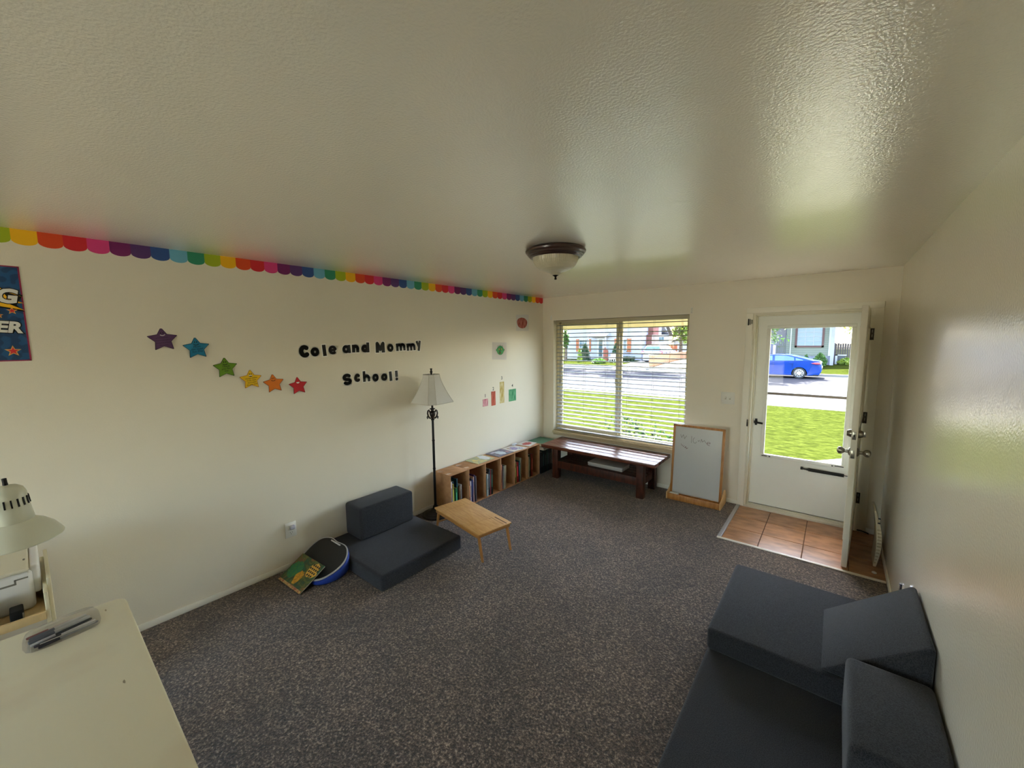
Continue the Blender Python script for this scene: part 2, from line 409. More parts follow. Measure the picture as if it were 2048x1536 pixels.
d = MB(); d.box(gx0 - .02, gx0 + .03, y0 - .02, y0 - .01, gz0 - .021, gz0 - .013, bev=.002); d.box(gx0 + .045, gx0 + .06, y0 - .02, y0 - .01, gz0 - .024, gz0 - .014, bev=.002); d.box(gx1 - .05, gx1 + .02, y0 - .02, y0 - .01, gz0 - .021, gz0 - .013, bev=.002); d.box(gx1 - .075, gx1 - .06, y0 - .02, y0 - .01, gz0 - .024, gz0 - .014, bev=.002)
obj('glass_clip', d, mat('dark_grey_plastic', (60, 58, 56), rough=.5), sd)
d = MB(); d.box(2.70, 3.56, y0 + .01, y1 - .01, .014, .022); obj('door_sweep', d, mat('sweep_grey', (105, 104, 102), rough=.6), sd)

# inner door, standing open (hinged on the far jamb)
ang = math.atan2(-.865, -.055)                            # direction hinge -> free edge
hx, hy = 3.588, -.034
DM = frame((hx, hy, 0), (math.cos(ang), math.sin(ang), 0), (0, 0, 1))    # local x along door, y up, z = thickness (toward -x side)
TH = .038; DL = .868
def dm(u, h, t): return DM @ Vector((u, h, t))
n3 = (DM.to_3x3() @ Vector((0, 0, 1)))
sgn = 1 if n3.x < 0 else -1                               # +1: local z points to the left of the door
def dbox(mb, u0, u1, h0, h1, t0, t1, bev=.002): mb.box(u0, u1, h0, h1, min(sgn * t0, sgn * t1), max(sgn * t0, sgn * t1), bev=bev, M=DM)
d = MB(); dbox(d, 0, DL, .012, 2.068, 0, TH, .003)
M_idoor = mat('inner_door_paint', (226, 220, 202), rough=.35)
d1 = struct('door_1', d, M_idoor, label='cream panelled inner front door swung open into the room')
for (a, b_, c_, e_) in ((.12, .41, 1.12, 1.92), (.49, .78, 1.12, 1.92), (.12, .41, .2, .94), (.49, .78, .2, .94)):
    d = MB()
    for t0, t1 in ((-.006, .004), (TH - .004, TH + .006)):
        dbox(d, a, a + .02, c_, e_, t0, t1, .003); dbox(d, b_ - .02, b_, c_, e_, t0, t1, .003); dbox(d, a, b_, c_, c_ + .02, t0, t1, .003); dbox(d, a, b_, e_ - .02, e_, t0, t1, .003); dbox(d, a + .05, b_ - .05, c_ + .05, e_ - .05, t0, t1, .003)
    obj('door_panel', d, M_idoor, d1)
d = MB(); dbox(d, DL - .0005, DL + .0015, .9, .962, .01, .034, .0005); obj('latch_plate', d, M_nickel, d1)
d = MB(); dbox(d, DL - .0005, DL + .0015, 1.048, 1.108, .01, .034, .0005); d.mi = 1; dbox(d, DL + .0012, DL + .0022, 1.068, 1.088, .018, .026, .0003); obj('deadbolt_plate', d, [M_nickel, M_black], d1)
for side, nm in ((0, 'door_knob'), (1, 'door_knob')):
    d = MB(); K = DM @ T((DL - .062, .94, (TH if side else 0) * sgn)) @ (Matrix.Identity(4) if (sgn > 0) == bool(side) else R(180, 'X'))
    d.lathe([(0, 0), (.033, 0), (.033, .006), (.027, .012), (.014, .016), (.0125, .034), (.018, .04), (.0265, .05), (.029, .062), (.026, .074), (.016, .082), (0, .084)], K, 28)
    obj(nm, d, M_nickel, d1)
    d = MB(); K = DM @ T((DL - .062, 1.085, (TH if side else 0) * sgn)) @ (Matrix.Identity(4) if (sgn > 0) == bool(side) else R(180, 'X'))
    d.lathe([(0, 0), (.031, 0), (.031, .01), (.025, .024), (.022, .03), (0, .031)], K, 28)
    if not side: d.box(-.006, .006, -.02, .02, .03, .045, bev=.003, M=K)
    obj('deadbolt', d, M_nickel, d1)
M_hinge = mat('hinge_metal', (62, 54, 44), rough=.35, metal=.8)
for z in (1.805, 1.04, .272):
    d = MB(); d.tube([(3.592, -.012, z), (3.592, -.012, z + .105)], .0075, 10); d.box(3.588, 3.620, -.021, -.0175, z, z + .105, bev=.001); d.mi = 1
    for zz in (z + .025, z + .068): d.box(3.604, 3.608, -.0225, -.0205, zz, zz + .024)
    obj('hinge', d, [M_hinge, M_nickel], d1)
# switch
sw = thing('light_switch', 'cream double toggle light switch plate on the wall beside the door casing', 'light switch', (2.465, 0, 1.178))
d = MB(); d.box(2.397, 2.534, -.006, 0, 1.112, 1.244, bev=.003); obj('switch_plate', d, M_white, sw)
for x in (2.444, 2.487):
    d = MB(); d.box(x - .0055, x + .0055, -.018, -.005, 1.176, 1.194, bev=.002); d.mi = 1; d.box(x - .008, x + .008, -.0068, -.005, 1.163, 1.193); obj('toggle', d, [M_white, mat('toggle_slot', (180, 174, 156), rough=.6)], sw)

# ================================================================== THINGS ON THE LEFT WALL
RB = dict(lime=(168, 186, 22), yellow=(250, 190, 10), orange=(226, 74, 24), red=(214, 34, 44), pink=(222, 60, 130), magenta=(124, 24, 100), violet=(92, 52, 116), blue=(48, 84, 150), sky=(110, 178, 204), teal=(46, 146, 108))
cyc = ['lime', 'yellow', 'orange', 'red', 'pink', 'magenta', 'violet', 'blue', 'sky', 'teal']
MR = {k: mat('paper_' + k, v, rough=.55) for k, v in RB.items()}
bd = thing('scalloped_border', 'rainbow scalloped paper border running along the top of the wall', 'border', (0, -2.5, 2.36))
SW = .0915
for k in range(60):
    y1 = -.006 - SW * k; y0 = y1 - SW
    c = cyc[(3 - k) % 10]
    P = [(0, .08), (0, .025)] + [(SW / 2 - SW / 2 * math.cos(PI * i / 10), .025 - .025 * math.sin(PI * i / 10) - .0) for i in range(1, 10)] + [(SW, .025), (SW, .08)]
    b = MB(); b.prism(P, .0012, wallM(y0, H - .0805, -.0006 + .0003 * (k % 2))); obj('scallop', b, MR[c], bd, smooth=0)

# ---- poster (runs out of the photo on the left)
po = thing('poster', 'blue comic style poster with a yellow burst and white words', 'poster', (0, -5.08, 1.75))
Y1, Y0, Z0, Z1 = -4.842, -5.33, 1.752, 2.246
b = MB(); b.box(-.0006, .0016, Y0, Y1, Z0, Z1); obj('sheet', b, mat('poster_blue', (24, 82, 130), rough=.45, col2=(16, 60, 104), cscale=34., clo=.45, chi=.55, detail=0.), po, smooth=0)
b = MB()
for a in ((Y0, Y1, Z0, Z0 + .006), (Y0, Y1, Z1 - .006, Z1), (Y1 - .006, Y1, Z0, Z1), (Y0, Y0 + .006, Z0, Z1)): b.box(.0016, .0022, *a)
obj('edge_line', b, mat('poster_magenta', (150, 28, 70), rough=.5), po, smooth=0)
def wp(mb, pts, M0, x): mb.prism(pts, .0004, wallM(0, 0, x))
def pt(u, v):   # poster detail given by the wall coordinates (metres from right edge, metres from top)
    return (Y1 - u, Z1 - v)
blk = [pt(.0, .148), pt(.06, .118), pt(.115, .09), pt(.07, .075), pt(.2, .085), pt(.3, .02), pt(.32, .09), pt(.44, .07), pt(.42, .15), pt(.45, .23), pt(.3, .2), pt(.22, .24), pt(.12, .2), pt(.08, .245), pt(.09, .215), pt(.0, .235), pt(.025, .2)]
yel = [pt(.0, .158), pt(.07, .128), pt(.05, .165), pt(.0, .19), pt(.06, .19), pt(.0, .226), pt(.1, .205), pt(.085, .235), pt(.13, .19), pt(.21, .225), pt(.3, .185), pt(.43, .215), pt(.405, .15), pt(.42, .085), pt(.315, .1), pt(.295, .04), pt(.2, .095), pt(.105, .088), pt(.06, .125)]
b = MB(); wp(b, blk, None, .0019); obj('burst_outline', b, M_black, po, smooth=0)
b = MB(); wp(b, yel, None, .0024); obj('burst', b, MR['yellow'], po, smooth=0)
M_ink = mat('poster_white', (232, 230, 222), rough=.5)
for s, sz, yy, zz, off in (('NG', .098, -4.862, 2.085, .0045), ('NER', .078, -4.862, 1.925, .0035)):
    b = MB(); text_mesh(b, s, sz, wallM(yy, zz, .0029, -.06), .0002, off + .004, 'RIGHT', .12); obj('lettering_shadow', b, M_black, po, smooth=0)
    b = MB(); text_mesh(b, s, sz, wallM(yy, zz, .0034, -.06), .0002, off, 'RIGHT', .12); obj('lettering', b, M_ink, po, smooth=0)
def star_pts(cx, cy, R0, r0, rot=0, n=5):
    return [((cx + (R0 if i % 2 == 0 else r0) * math.sin(PI * i / n + rot)), (cy + (R0 if i % 2 == 0 else r0) * math.cos(PI * i / n + rot))) for i in range(2 * n)]
for (yy, zz, r) in ((-4.885, 2.015, .02), (-4.93, 1.99, .016), (-4.9, 1.805, .03), (-4.99, 2.03, .018)):
    b = MB(); b.prism(star_pts(yy, zz, r, r * .42), .0003, wallM(0, 0, .0021)); obj('printed_star', b, mat('poster_gold', (230, 176, 90), rough=.5), po, smooth=0)
    b = MB(); b.prism(star_pts(yy, zz, r * .66, r * .28), .0003, wallM(0, 0, .0025)); obj('printed_star', b, MR['red'], po, smooth=0)
b = MB(); b.prism(rrect(-5.08, -4.975, 1.775, 1.85, .03), .0003, wallM(0, 0, .0021)); b.mi = 1; b.prism(rrect(-5.07, -4.985, 1.785, 1.84, .025), .0003, wallM(0, 0, .0025)); obj('printed_badge', b, [MR['red'], MR['yellow']], po, smooth=0)

# ---- smiling paper stars
def paper_star(name, col, dark, cy, cz, r, rot, label, lines=None, mouth='smile', eyes=True):
    st = thing('paper_star', label, 'paper star', (0.004, cy, cz), 'smiling paper stars on the wall')
    tilt = .10
    M = frame((.006, cy, cz), (0, 1, 0), (-tilt, 0, 1)) @ R(rot, 'Z')
    def rs(k):
        P = star_pts(0, 0, r * k, r * k * .53); Q = []
        for i, p in enumerate(P):                       # blunt the tips
            if i % 2 == 0:
                a, c = P[i - 1], P[(i + 1) % 10]
                for q in (a, c): pass
                Q.append((p[0] + (a[0] - p[0]) * .1, p[1] + (a[1] - p[1]) * .1)); Q.append((p[0] * .965, p[1] * .965)); Q.append((p[0] + (c[0] - p[0]) * .1, p[1] + (c[1] - p[1]) * .1))
            else: Q.append(p)
        return Q
    b = MB(); b.prism(rs(1.0), .0010, M); obj('star_outline', b, mat('star_edge_' + name, dark, rough=.5), st, smooth=0)
    b = MB(); b.prism(rs(.93), .0006, M @ T((0, 0, .0010))); obj('star_face', b, mat('star_' + name, col, rough=.5, var=.05, vscale=20), st, smooth=0)
    F = M @ T((0, 0, .0018)); ink = mat('star_ink_' + name, tuple(int(c * .35) for c in dark), rough=.6)
    if eyes:
        b = MB()
        for s in (-1, 1): b.prism(ellipse(s * r * .075, r * .52, r * .035, r * .07, n=10)[:-1], .0003, F)
        obj('eyes', b, ink, st, smooth=0)
    if mouth == 'smile':
        b = MB(); b.ribbon(ellipse(0, r * .40, r * .19, r * .14, 200, 340, 8), r * .05, F, .0003); obj('mouth', b, ink, st, smooth=0)
    elif mouth == 'wink':
        b = MB(); b.ribbon(ellipse(r * .02, r * .48, r * .18, r * .16, 215, 330, 8), r * .06, F, .0003); obj('mouth', b, M_ink, st, smooth=0)
    else:
        b = MB(); b.prism(ellipse(0, r * .40, r * .16, r * .15, 180, 360, 10), .0003, F); obj('mouth', b, ink if mouth == 'dark' else M_ink, st, smooth=0)
        if mouth == 'dark':
            b = MB(); b.prism([(-r * .15, r * .40), (r * .15, r * .40), (r * .13, r * .345), (-r * .13, r * .345)], .0003, F @ T((0, 0, .0003))); obj('teeth', b, M_ink, st, smooth=0)
    if lines:
        b = MB()
        for i, s in enumerate(lines): text_mesh(b, s, r * (.24 if len(s) < 10 else .165), F @ T((r * .02, r * (.12 - .2 * i), 0)) @ R(5, 'Z'), .0002, 0, 'CENTER', .25)
        obj('handwriting', b, ink, st, smooth=0)
def scribble(mb, x0, x1, y, a, F, w):
    n = int((x1 - x0) / (a * .55)); rnd = random.Random(int(1e5 * abs(x0 + y)))
    mb.ribbon([(x0 + (x1 - x0) * i / n, y + a * rnd.uniform(.2, .7) * (1 if i % 2 else -1)) for i in range(n + 1)], w, F, .0003)
paper_star('purple', (98, 60, 104), (46, 24, 50), -4.292, 1.862, .081, 3, 'purple paper star, the highest one of the descending row', None, 'wink')
paper_star('blue', (20, 124, 164), (8, 44, 70), -4.122, 1.804, .079, 3, 'blue paper star with handwriting between the purple and green stars', ['Mom', 'the most', 'fun Day'])
paper_star('green', (104, 148, 30), (40, 66, 18), -3.967, 1.662, .079, 2, 'green paper star between the blue and yellow stars', ['Thank', 'you for', 'me'])
paper_star('yellow', (234, 190, 16), (186, 104, 22), -3.815, 1.566, .078, 1, 'yellow paper star with a wide grin and four lines of writing', ['Change clothes', 'if wet, mom', "don't want", 'the new ones'], 'dark')
paper_star('orange', (222, 118, 24), (128, 52, 16), -3.662, 1.522, .079, 4, 'orange paper star between the yellow and red stars')
paper_star('red', (200, 24, 38), (120, 12, 24), -3.483, 1.487, .077, 3, 'red paper star with a white smile closest to the lettering', None, 'white', False)
# handwriting on the purple star is too faint to read: plain pen strokes
o = [x for x in COL.objects if x.get('label', '').startswith('purple paper star')][0]
b = MB(); F = frame((.006, -4.292, 1.862), (0, 1, 0), (-.10, 0, 1)) @ R(8, 'Z') @ T((0, 0, .0018))
for i, (a, c) in enumerate(((-.035, .03), (-.04, .04), (-.04, .035), (-.025, .02))): scribble(b, a, c, .012 - .016 * i, .006, F, .0015)
obj('handwriting', b, mat('purple_ink', (40, 20, 46), rough=.6), o, smooth=0)

# ---- cut-out letters "Cole and Mommy School!"
M_let = mat('letter_black', (16, 16, 17), rough=.30)
M_letw = mat('letter_white_card', (248, 246, 238), rough=.45)
def strokes(ch, w, h, t):
    """centre lines of a fat letter in a w x h box with pen width t"""
    a, b_, c_, d_ = t / 2, w - t / 2, t / 2, h - t / 2; cx, cy = w / 2, h / 2; rx, ry = cx - t / 2, cy - t / 2
    if ch in 'Cc': return [ellipse(cx + w * .04, cy, rx + w * .02, ry, 38, 322)]
    if ch == 'o': return [ellipse(cx, cy, rx, ry, 0, 360)]
    if ch == 'l': return [[(cx, 0), (cx, h)]]
    if ch == 'e': return [[(a, cy)] + [(b_, cy)], ellipse(cx, cy, rx, ry, 0, 318)]
    if ch == 'a': return [ellipse(cx - w * .06, cy, rx - w * .06, ry, 0, 360), [(b_, 0), (b_, h)]]
    if ch == 'n': return [[(a, 0), (a, h)], [(b_, 0)] + ellipse(cx, h - rx - t / 2, rx, rx, 0, 180)]
    if ch == 'h': return [[(a, 0), (a, h)], [(b_, 0)] + ellipse(cx, h * .62 - rx - t / 2 + .006, rx, rx, 0, 180)]
    if ch == 'd': return [ellipse(cx - w * .05, h * .39, rx - w * .05, h * .39 - t / 2, 0, 360), [(b_, 0), (b_, h)]]
    if ch == 'M': return [[(a, 0), (a * 1.1, h - t * .3), (cx, h * .32), (b_ - a * .1, h - t * .3), (b_, 0)]]
    if ch == 'm':
        r = (b_ - a) / 4; return [[(a, 0), (a, h)], [(cx, 0)] + ellipse(a + r, h - r - t / 2, r, r, 0, 180), [(b_, 0)] + ellipse(cx + r, h - r - t / 2, r, r, 0, 180)]
    if ch == 'y': return [[(a, h), (cx * 1.08, h * .42)], [(b_, h), (cx * .88, 0)]]
    if ch == 'S':
        r = (h - t) / 4; return [ellipse(cx, h - t / 2 - r, rx, r, 20, 270, 16) + ellipse(cx, t / 2 + r, rx, r, 90, -160, 16)]
    if ch == '!': return [[(cx, h * .36), (cx, h)], [(cx - .0005, t / 2), (cx + .0005, t / 2)]]
def letter(ch, y0, y1, z0, z1, label, t=.027, rot=0, tilt=0., nm='letter'):
    w, h = y1 - y0, z1 - z0; cy, cz = (y0 + y1) / 2, (z0 + z1) / 2
    L = thing('cutout_letter', label, 'letter', (0, cy, z0), 'black cut-out letters on the wall')
    M = frame((tilt * w / 2 - .0004, cy, cz), (tilt, 1, 0), (0, 0, 1)) @ R(rot, 'Z') @ T((-w / 2, -h / 2, 0))
    S = strokes(ch, w, h, t)
    b = MB()
    for k, s in enumerate(S):
        s2 = s
        if ch in 'lnhadmM!yS' or ch in 'CceS':                # lengthen the white outline past the black ends
            def ext(p, q, e=.0075):
                L_ = math.hypot(p[0] - q[0], p[1] - q[1]) or 1; return (p[0] + (p[0] - q[0]) / L_ * e, p[1] + (p[1] - q[1]) / L_ * e)
            if s[0] != s[-1] and math.hypot(s[0][0] - s[-1][0], s[0][1] - s[-1][1]) > .002: s2 = [ext(s[0], s[1])] + s[1:-1] + [ext(s[-1], s[-2])]
        b.ribbon(s2, t + .014, M @ T((0, 0, .00002 * k)), .0012, ends=(len(s) == 2 and ch == '!' and k == 1))
    obj('card', b, M_letw, L, smooth=0)
    b = MB()
    for k, s in enumerate(S): b.ribbon(s, t, M @ T((0, 0, .0012 + .00003 * k)), .0006, ends=(ch == '!' and k == 1))
    obj('black_face', b, M_let, L, smooth=0)
D = [('C', -3.460, -3.376, 1.712, 1.814, 'black cut-out capital C starting the upper line of lettering', .035, 3),
     ('o', -3.366, -3.296, 1.719, 1.793, 'black cut-out o between the capital C and the l', .0265, 0),
     ('l', -3.267, -3.237, 1.719, 1.814, 'black cut-out l between o and e in the first word', .03, 4),
     ('e', -3.216, -3.144, 1.730, 1.806, 'black cut-out e ending the first word of the lettering', .0225, 4),
     ('a', -3.092, -3.016, 1.736, 1.808, 'black cut-out a starting the word and', .025, 3),
     ('n', -3.002, -2.934, 1.741, 1.810, 'black cut-out n in the middle of the word and', .029, 0),
     ('d', -2.912, -2.832, 1.738, 1.829, 'black cut-out d ending the word and', .028, 0),
     ('M', -2.766, -2.668, 1.732, 1.828, 'black cut-out capital M starting the last word of the upper line', .034, 0),
     ('o', -2.640, -2.571, 1.737, 1.812, 'black cut-out o right after the capital M', .026, 2),
     ('m', -2.541, -2.435, 1.744, 1.817, 'shiny black cut-out m following the o in the last upper word', .027, 3),
     ('m', -2.416, -2.312, 1.743, 1.815, 'shiny black cut-out m beside the y', .027, 3),
     ('y', -2.302, -2.236, 1.737, 1.839, 'shiny black cut-out y ending the upper line of lettering', .026, 4),
     ('S', -3.104, -3.022, 1.453, 1.555, 'black cut-out capital S starting the lower line of lettering', .0285, 3),
     ('c', -2.996, -2.937, 1.473, 1.548, 'black cut-out c after the capital S', .026, 0),
     ('h', -2.910, -2.838, 1.469, 1.567, 'black cut-out h in the lower line of lettering', .026, 1),
     ('o', -2.816, -2.748, 1.461, 1.535, 'black cut-out o just after the h in the lower line', .026, 0),
     ('o', -2.721, -2.654, 1.461, 1.531, 'black cut-out o just before the l in the lower line', .026, 0),
     ('l', -2.632, -2.602, 1.453, 1.546, 'shiny black cut-out l before the exclamation mark', .03, 4),
     ('!', -2.566, -2.532, 1.451, 1.549, 'black cut-out exclamation mark ending the lower line', .03, 2)]
for i, (ch, y0, y1, z0, z1, lb, t, rot) in enumerate(D): letter(ch, y0, y1, z0, z1, lb, t, rot, tilt=(.06 if ch in 'my' and i < 12 and i > 8 else .02))

# ---- drawings
M_paper = mat('drawing_paper', (222, 216, 208), rough=.7)
def crayon(name, c1, c2): return mat(name, c1, rough=.8, col2=c2, cscale=40., clo=.4, chi=.6, stretch=(1, 1.6, .35), detail=4.)
dr = thing('drawing', 'white paper with a red crayon circle near the room corner', 'drawing', (0, -.497, 1.962), 'childrens drawings on the wall')
b = MB(); b.prism([(-.140, 0), (.140, 0), (.140, .228), (-.142, .214)], .0008, wallM(-.497, 1.962, -.0002)); obj('sheet', b, M_paper, dr, smooth=0)
b = MB(); b.prism([(.114 * math.cos(a) * (1 + .05 * math.sin(3 * a)), .108 + .076 * math.sin(a) * (1 + .05 * math.cos(2 * a))) for a in [2 * PI * k / 28 for k in range(28)]], .0003, wallM(-.506, 1.962, .0007)); obj('crayon_circle', b, crayon('crayon_red', (150, 62, 48), (196, 120, 104)), dr, smooth=0)
dr = thing('drawing', 'white paper with a green crayon face and spiky dark hair', 'drawing', (0, -.99, 1.59), 'childrens drawings on the wall')
b = MB(); b.prism([(-.143, .008), (.137, -.006), (.140, .218), (-.136, .226)], .0008, frame((.0024, -.99, 1.59), (.02, 1, 0), (0, 0, 1))); obj('sheet', b, M_paper, dr, smooth=0)
Fm = frame((.0036, -.975, 1.712), (.02, 1, 0), (0, 0, 1))
b = MB(); b.prism([(.068 * math.cos(a), .056 * math.sin(a) * (1.1 if math.sin(a) < 0 else 1)) for a in [2 * PI * k / 24 for k in range(24)]], .0003, Fm)
for s in (-1, 1): b.prism(ellipse(s * .07, .002, .012, .014, n=10)[:-1], .0003, Fm)
obj('crayon_face', b, crayon('crayon_green', (44, 134, 74), (92, 176, 108)), dr, smooth=0)
b = MB()
for k in range(7): x = -.05 + .0165 * k; b.ribbon([(x, .05 - abs(x) * .2), (x + (.004 if k % 2 else -.003), .072 - abs(x) * .2)], .003, Fm, .0004)
for s in (-1, 1): b.ribbon(ellipse(s * .022, .012, .012, .018, n=10), .003, Fm @ T((0, 0, .0004)), .0003)
b.ribbon([(0, .012), (.004, -.012), (-.004, -.014)], .003, Fm @ T((0, 0, .0004)), .0003); obj('pencil_lines', b, mat('pencil_dark', (36, 48, 36), rough=.7), dr, smooth=0)
b = MB()
for s in (-1, 1): b.prism(ellipse(s * .022, .012, .010, .015, n=10)[:-1], .0003, Fm @ T((0, 0, .0003)))
obj('eyes', b, mat('crayon_olive', (170, 176, 80), rough=.8), dr, smooth=0)
b = MB(); b.prism(ellipse(-.006, -.036, .018, .01, n=10)[:-1], .0003, Fm @ T((0, 0, .0003))); obj('mouth', b, mat('crayon_brown', (110, 70, 40), rough=.8), dr, smooth=0)
# plain crayon swatches under the numerals 1 to 4 (the cut-out figures of the photo are left out)
for n, (y0, y1, z0, z1), c1, c2, nz, lb in (
        ('1', (-1.318, -1.222, 1.02, 1.112), (196, 110, 126), (226, 176, 180), 1.151, 'small pink paper swatch under the numeral 1 on the wall'),
        ('2', (-1.158, -1.078, 1.01, 1.192), (186, 72, 50), (206, 104, 76), 1.224, 'red brown paper swatch under the numeral 2 on the wall'),
        ('3', (-.992, -.905, 1.02, 1.30), (196, 168, 84), (226, 214, 160), 1.348, 'tall mustard paper swatch under the numeral 3 on the wall'),
        ('4', (-.81, -.655, 1.02, 1.182), (52, 140, 92), (104, 178, 128), 1.228, 'green paper swatch under the numeral 4 on the wall')):
    b = MB(); b.box(-.0004, .0012, y0, y1, z0, z1); tag(obj('paper_swatch', b, crayon('swatch_' + n, c1, c2), smooth=0), lb, 'paper cut-out', 'paper swatches beside the window corner')
    b = MB(); text_mesh(b, n, .058, wallM((y0 + y1) / 2, nz, .0004), .0008, .0008); tag(obj('paper_numeral', b, M_let, smooth=0), 'black numeral %s above the paper swatch on the wall' % n, 'numeral', 'black numerals on the wall')

# ---- outlet with night light
ou = thing('wall_outlet', 'white duplex outlet low on the wall behind the lap desk', 'outlet', (0, -3.617, .258))
b = MB(); b.box(0, .006, -3.660, -3.574, .259, .384, bev=.0025); obj('cover_plate', b, M_white, ou)
b = MB(); b.prism(rrect(-.0165, .0165, -.014, .014, .011), .003, wallM(-3.617, .297, .0055)); b.mi = 1
for s in (-1, 1): b.box(.0083, .0089, -3.617 + s * .007 - .0012, -3.617 + s * .007 + .0012, .296, .305)
b.box(.0083, .0089, -3.6195, -3.6145, .285, .290); obj('receptacle', b, [M_white, M_black], ou)
nl = thing('night_light', 'small white plug-in night light in the wall outlet', 'night light', (.006, -3.615, .32))
b = MB(); b.box(.006, .022, -3.640, -3.592, .322, .362, bev=.008, seg=3); obj('body', b, M_white, nl)
b = MB(); b.box(.02, .045, -3.636, -3.596, .332, .366, bev=.009, seg=3); obj('lens', b, mat('night_light_lens', (222, 222, 232), rough=.15, trans=.3), nl)

# ================================================================== FURNITURE AND LOOSE THINGS
M_foam = mat('charcoal_fabric', (56, 57, 62), rough=.95, spec=.12, bump=.5, bscale=420, col2=(36, 37, 41), cscale=260., clo=.42, chi=.6, sheen=.15)
def foam(name, P, label, cat, group=None, bev=.022):
    b = MB(); b.box(*P, bev=bev, seg=4)
    return tag(obj(name, b, M_foam, smooth=50), label, cat, group)
foam('floor_cushion', (.03, .888, -3.365, -2.56, 0, .128), 'charcoal foam floor cushion lying flat under the floor lamp wall', 'cushion', 'charcoal play couch pieces')
foam('block_cushion', (.04, .306, -3.175, -2.628, .1285, .418), 'charcoal foam block standing on the floor cushion against the lettered wall', 'cushion', 'charcoal play couch pieces', .026)
foam('floor_cushion', (2.905, 3.745, -3.53, -1.83, 0, .127), 'long charcoal foam mat on the carpet under the other right wall pieces', 'cushion', 'charcoal play couch pieces')
foam('floor_cushion', (2.905, 3.74, -2.635, -1.81, .1275, .252), 'charcoal foam cushion stacked on the mat beside the tiled entry', 'cushion', 'charcoal play couch pieces')
foam('block_cushion', (3.484, 3.766, -3.166, -2.632, .1275, .402), 'charcoal foam block on the mat end nearest the camera beside the right wall', 'cushion', 'charcoal play couch pieces', .028)
b = MB(); b.prism([(3.395, .2525), (3.766, .2525), (3.766, .535), (3.745, .538)], .55, frame((0, -2.055, 0), (1, 0, 0), (0, 0, 1)), bev=.012, seg=3)
tag(obj('wedge_cushion', b, M_foam, smooth=50), 'charcoal foam wedge sloping up against the right wall on the stacked cushion', 'cushion', 'charcoal play couch pieces')
b = MB(); b.tube([(3.745, -1.765, 0), (3.745, -1.765, .395)], .011, 14); b.tube([(3.745, -1.765, .395), (3.745, -1.765, .402)], .0125, 14)
tag(obj('metal_rod', b, M_chrome), 'short shiny chrome rod standing against the wall behind the foam wedge', 'rod')

# ---- bamboo lap table
M_bam = mat('bamboo', (206, 160, 98), rough=.38, spec=.4, col2=(188, 138, 76), cscale=9., clo=.35, chi=.65, detail=5., stretch=(1.2, 9, 9), var=.05, vscale=14)
M_bam2 = mat('bamboo_edge', (176, 122, 64), rough=.45, var=.06, vscale=30)
BT = frame((.838, -2.386, 0), (.983, -.184, 0), (0, 0, 1)) @ R(-90, 'X')    # x long, y short, z up
bt = thing('lap_table', 'small bamboo lap table standing on the carpet beside the foam seat', 'table', (.838, -2.386, 0))
bt.rotation_euler = (0, 0, math.atan2(-.184, .983))
def local_obj(name, b, m, par, **k):
    bm = b.bm; off = world_loc(par); o = obj(name, b, m, par, **k); return o
# parts are built in the table's own axes
def tb(name, b, m):
    bmesh.ops.translate(b.bm, vec=world_loc(bt), verts=b.bm.verts[:]); return obj(name, b, m, bt)
b = MB(); b.prism(rrect(-.369, .369, -.18, .18, .012), .011, T((0, 0, .229)), bev=.003); b.mi = 1
Z = .2399
b.box(.183, .352, .128, .137, Z - .002, Z + .0003); b.box(.178, .35, .099, .102, Z - .002, Z + .0003); b.box(.178, .181, .066, .1, Z - .002, Z + .0003)
b.mi = 2
b.box(.163, .165, -.14, .066, Z - .002, Z + .0002); b.box(-.236, -.234, -.13, .085, Z - .002, Z + .0002); b.box(-.236, .165, .0655, .067, Z - .002, Z + .0002); b.box(-.236, .165, -.141, -.1395, Z - .002, Z + .0002)
tb('tabletop', b, [M_bam, mat('bamboo_groove', (58, 30, 14), rough=.8), mat('bamboo_seam', (150, 104, 56), rough=.7)])
b = MB()
for s in (-1, 1): b.box(-.35, .35, s * .165 - .006, s * .165 + .006, .195, .229, bev=.002)
for s in (-1, 1): b.box(s * .345 - .006, s * .345 + .006, -.16, .16, .2, .229, bev=.002)
tb('apron', b, M_bam2)
for sx in (-1, 1):
    for sy in (-1, 1):
        b = MB(); top = Vector((sx * .325, sy * .152, .222)); bot = Vector((sx * .378, sy * .152, 0.0))
        A = (bot - top).normalized(); b.loft([[(top + Vector((dx * .013, dy * .008, 0))) for dx, dy in ((-1, -1), (1, -1), (1, 1), (-1, 1))], [(bot + Vector((dx * .009, dy * .007, 0))) for dx, dy in ((-1, -1), (1, -1), (1, 1), (-1, 1))]]); tb('leg', b, M_bam2)
b = MB(); b.box(-.38 + .03, -.34, -.15, .15, .09, .102, bev=.002); tb('stretcher', b, M_bam2)

# ---- blue lap desk and picture book
PL = lambda x, y: .114 + .383 * (y + 3.54) - .05 * (x - .02)
out = [(.128, -3.655), (.098, -3.632), (.073, -3.596), (.057, -3.555), (.035, -3.49), (.03, -3.447), (.035, -3.401), (.057, -3.373), (.119, -3.345), (.164, -3.343), (.221, -3.348), (.267, -3.34), (.323, -3.334), (.365, -3.34), (.4, -3.353), (.45, -3.383), (.485, -3.42), (.5, -3.455), (.506, -3.508), (.489, -3.57), (.467, -3.607), (.434, -3.635), (.39, -3.655), (.33, -3.66), (.26, -3.652), (.19, -3.66)]
def smooth_loop(P, it=2):
    for _ in range(it):
        Q = []
        for i in range(len(P)):
            a, c = P[i], P[(i + 1) % len(P)]; Q += [(a[0] * .75 + c[0] * .25, a[1] * .75 + c[1] * .25), (a[0] * .25 + c[0] * .75, a[1] * .25 + c[1] * .75)]
        P = Q
    return P
out = smooth_loop(out)
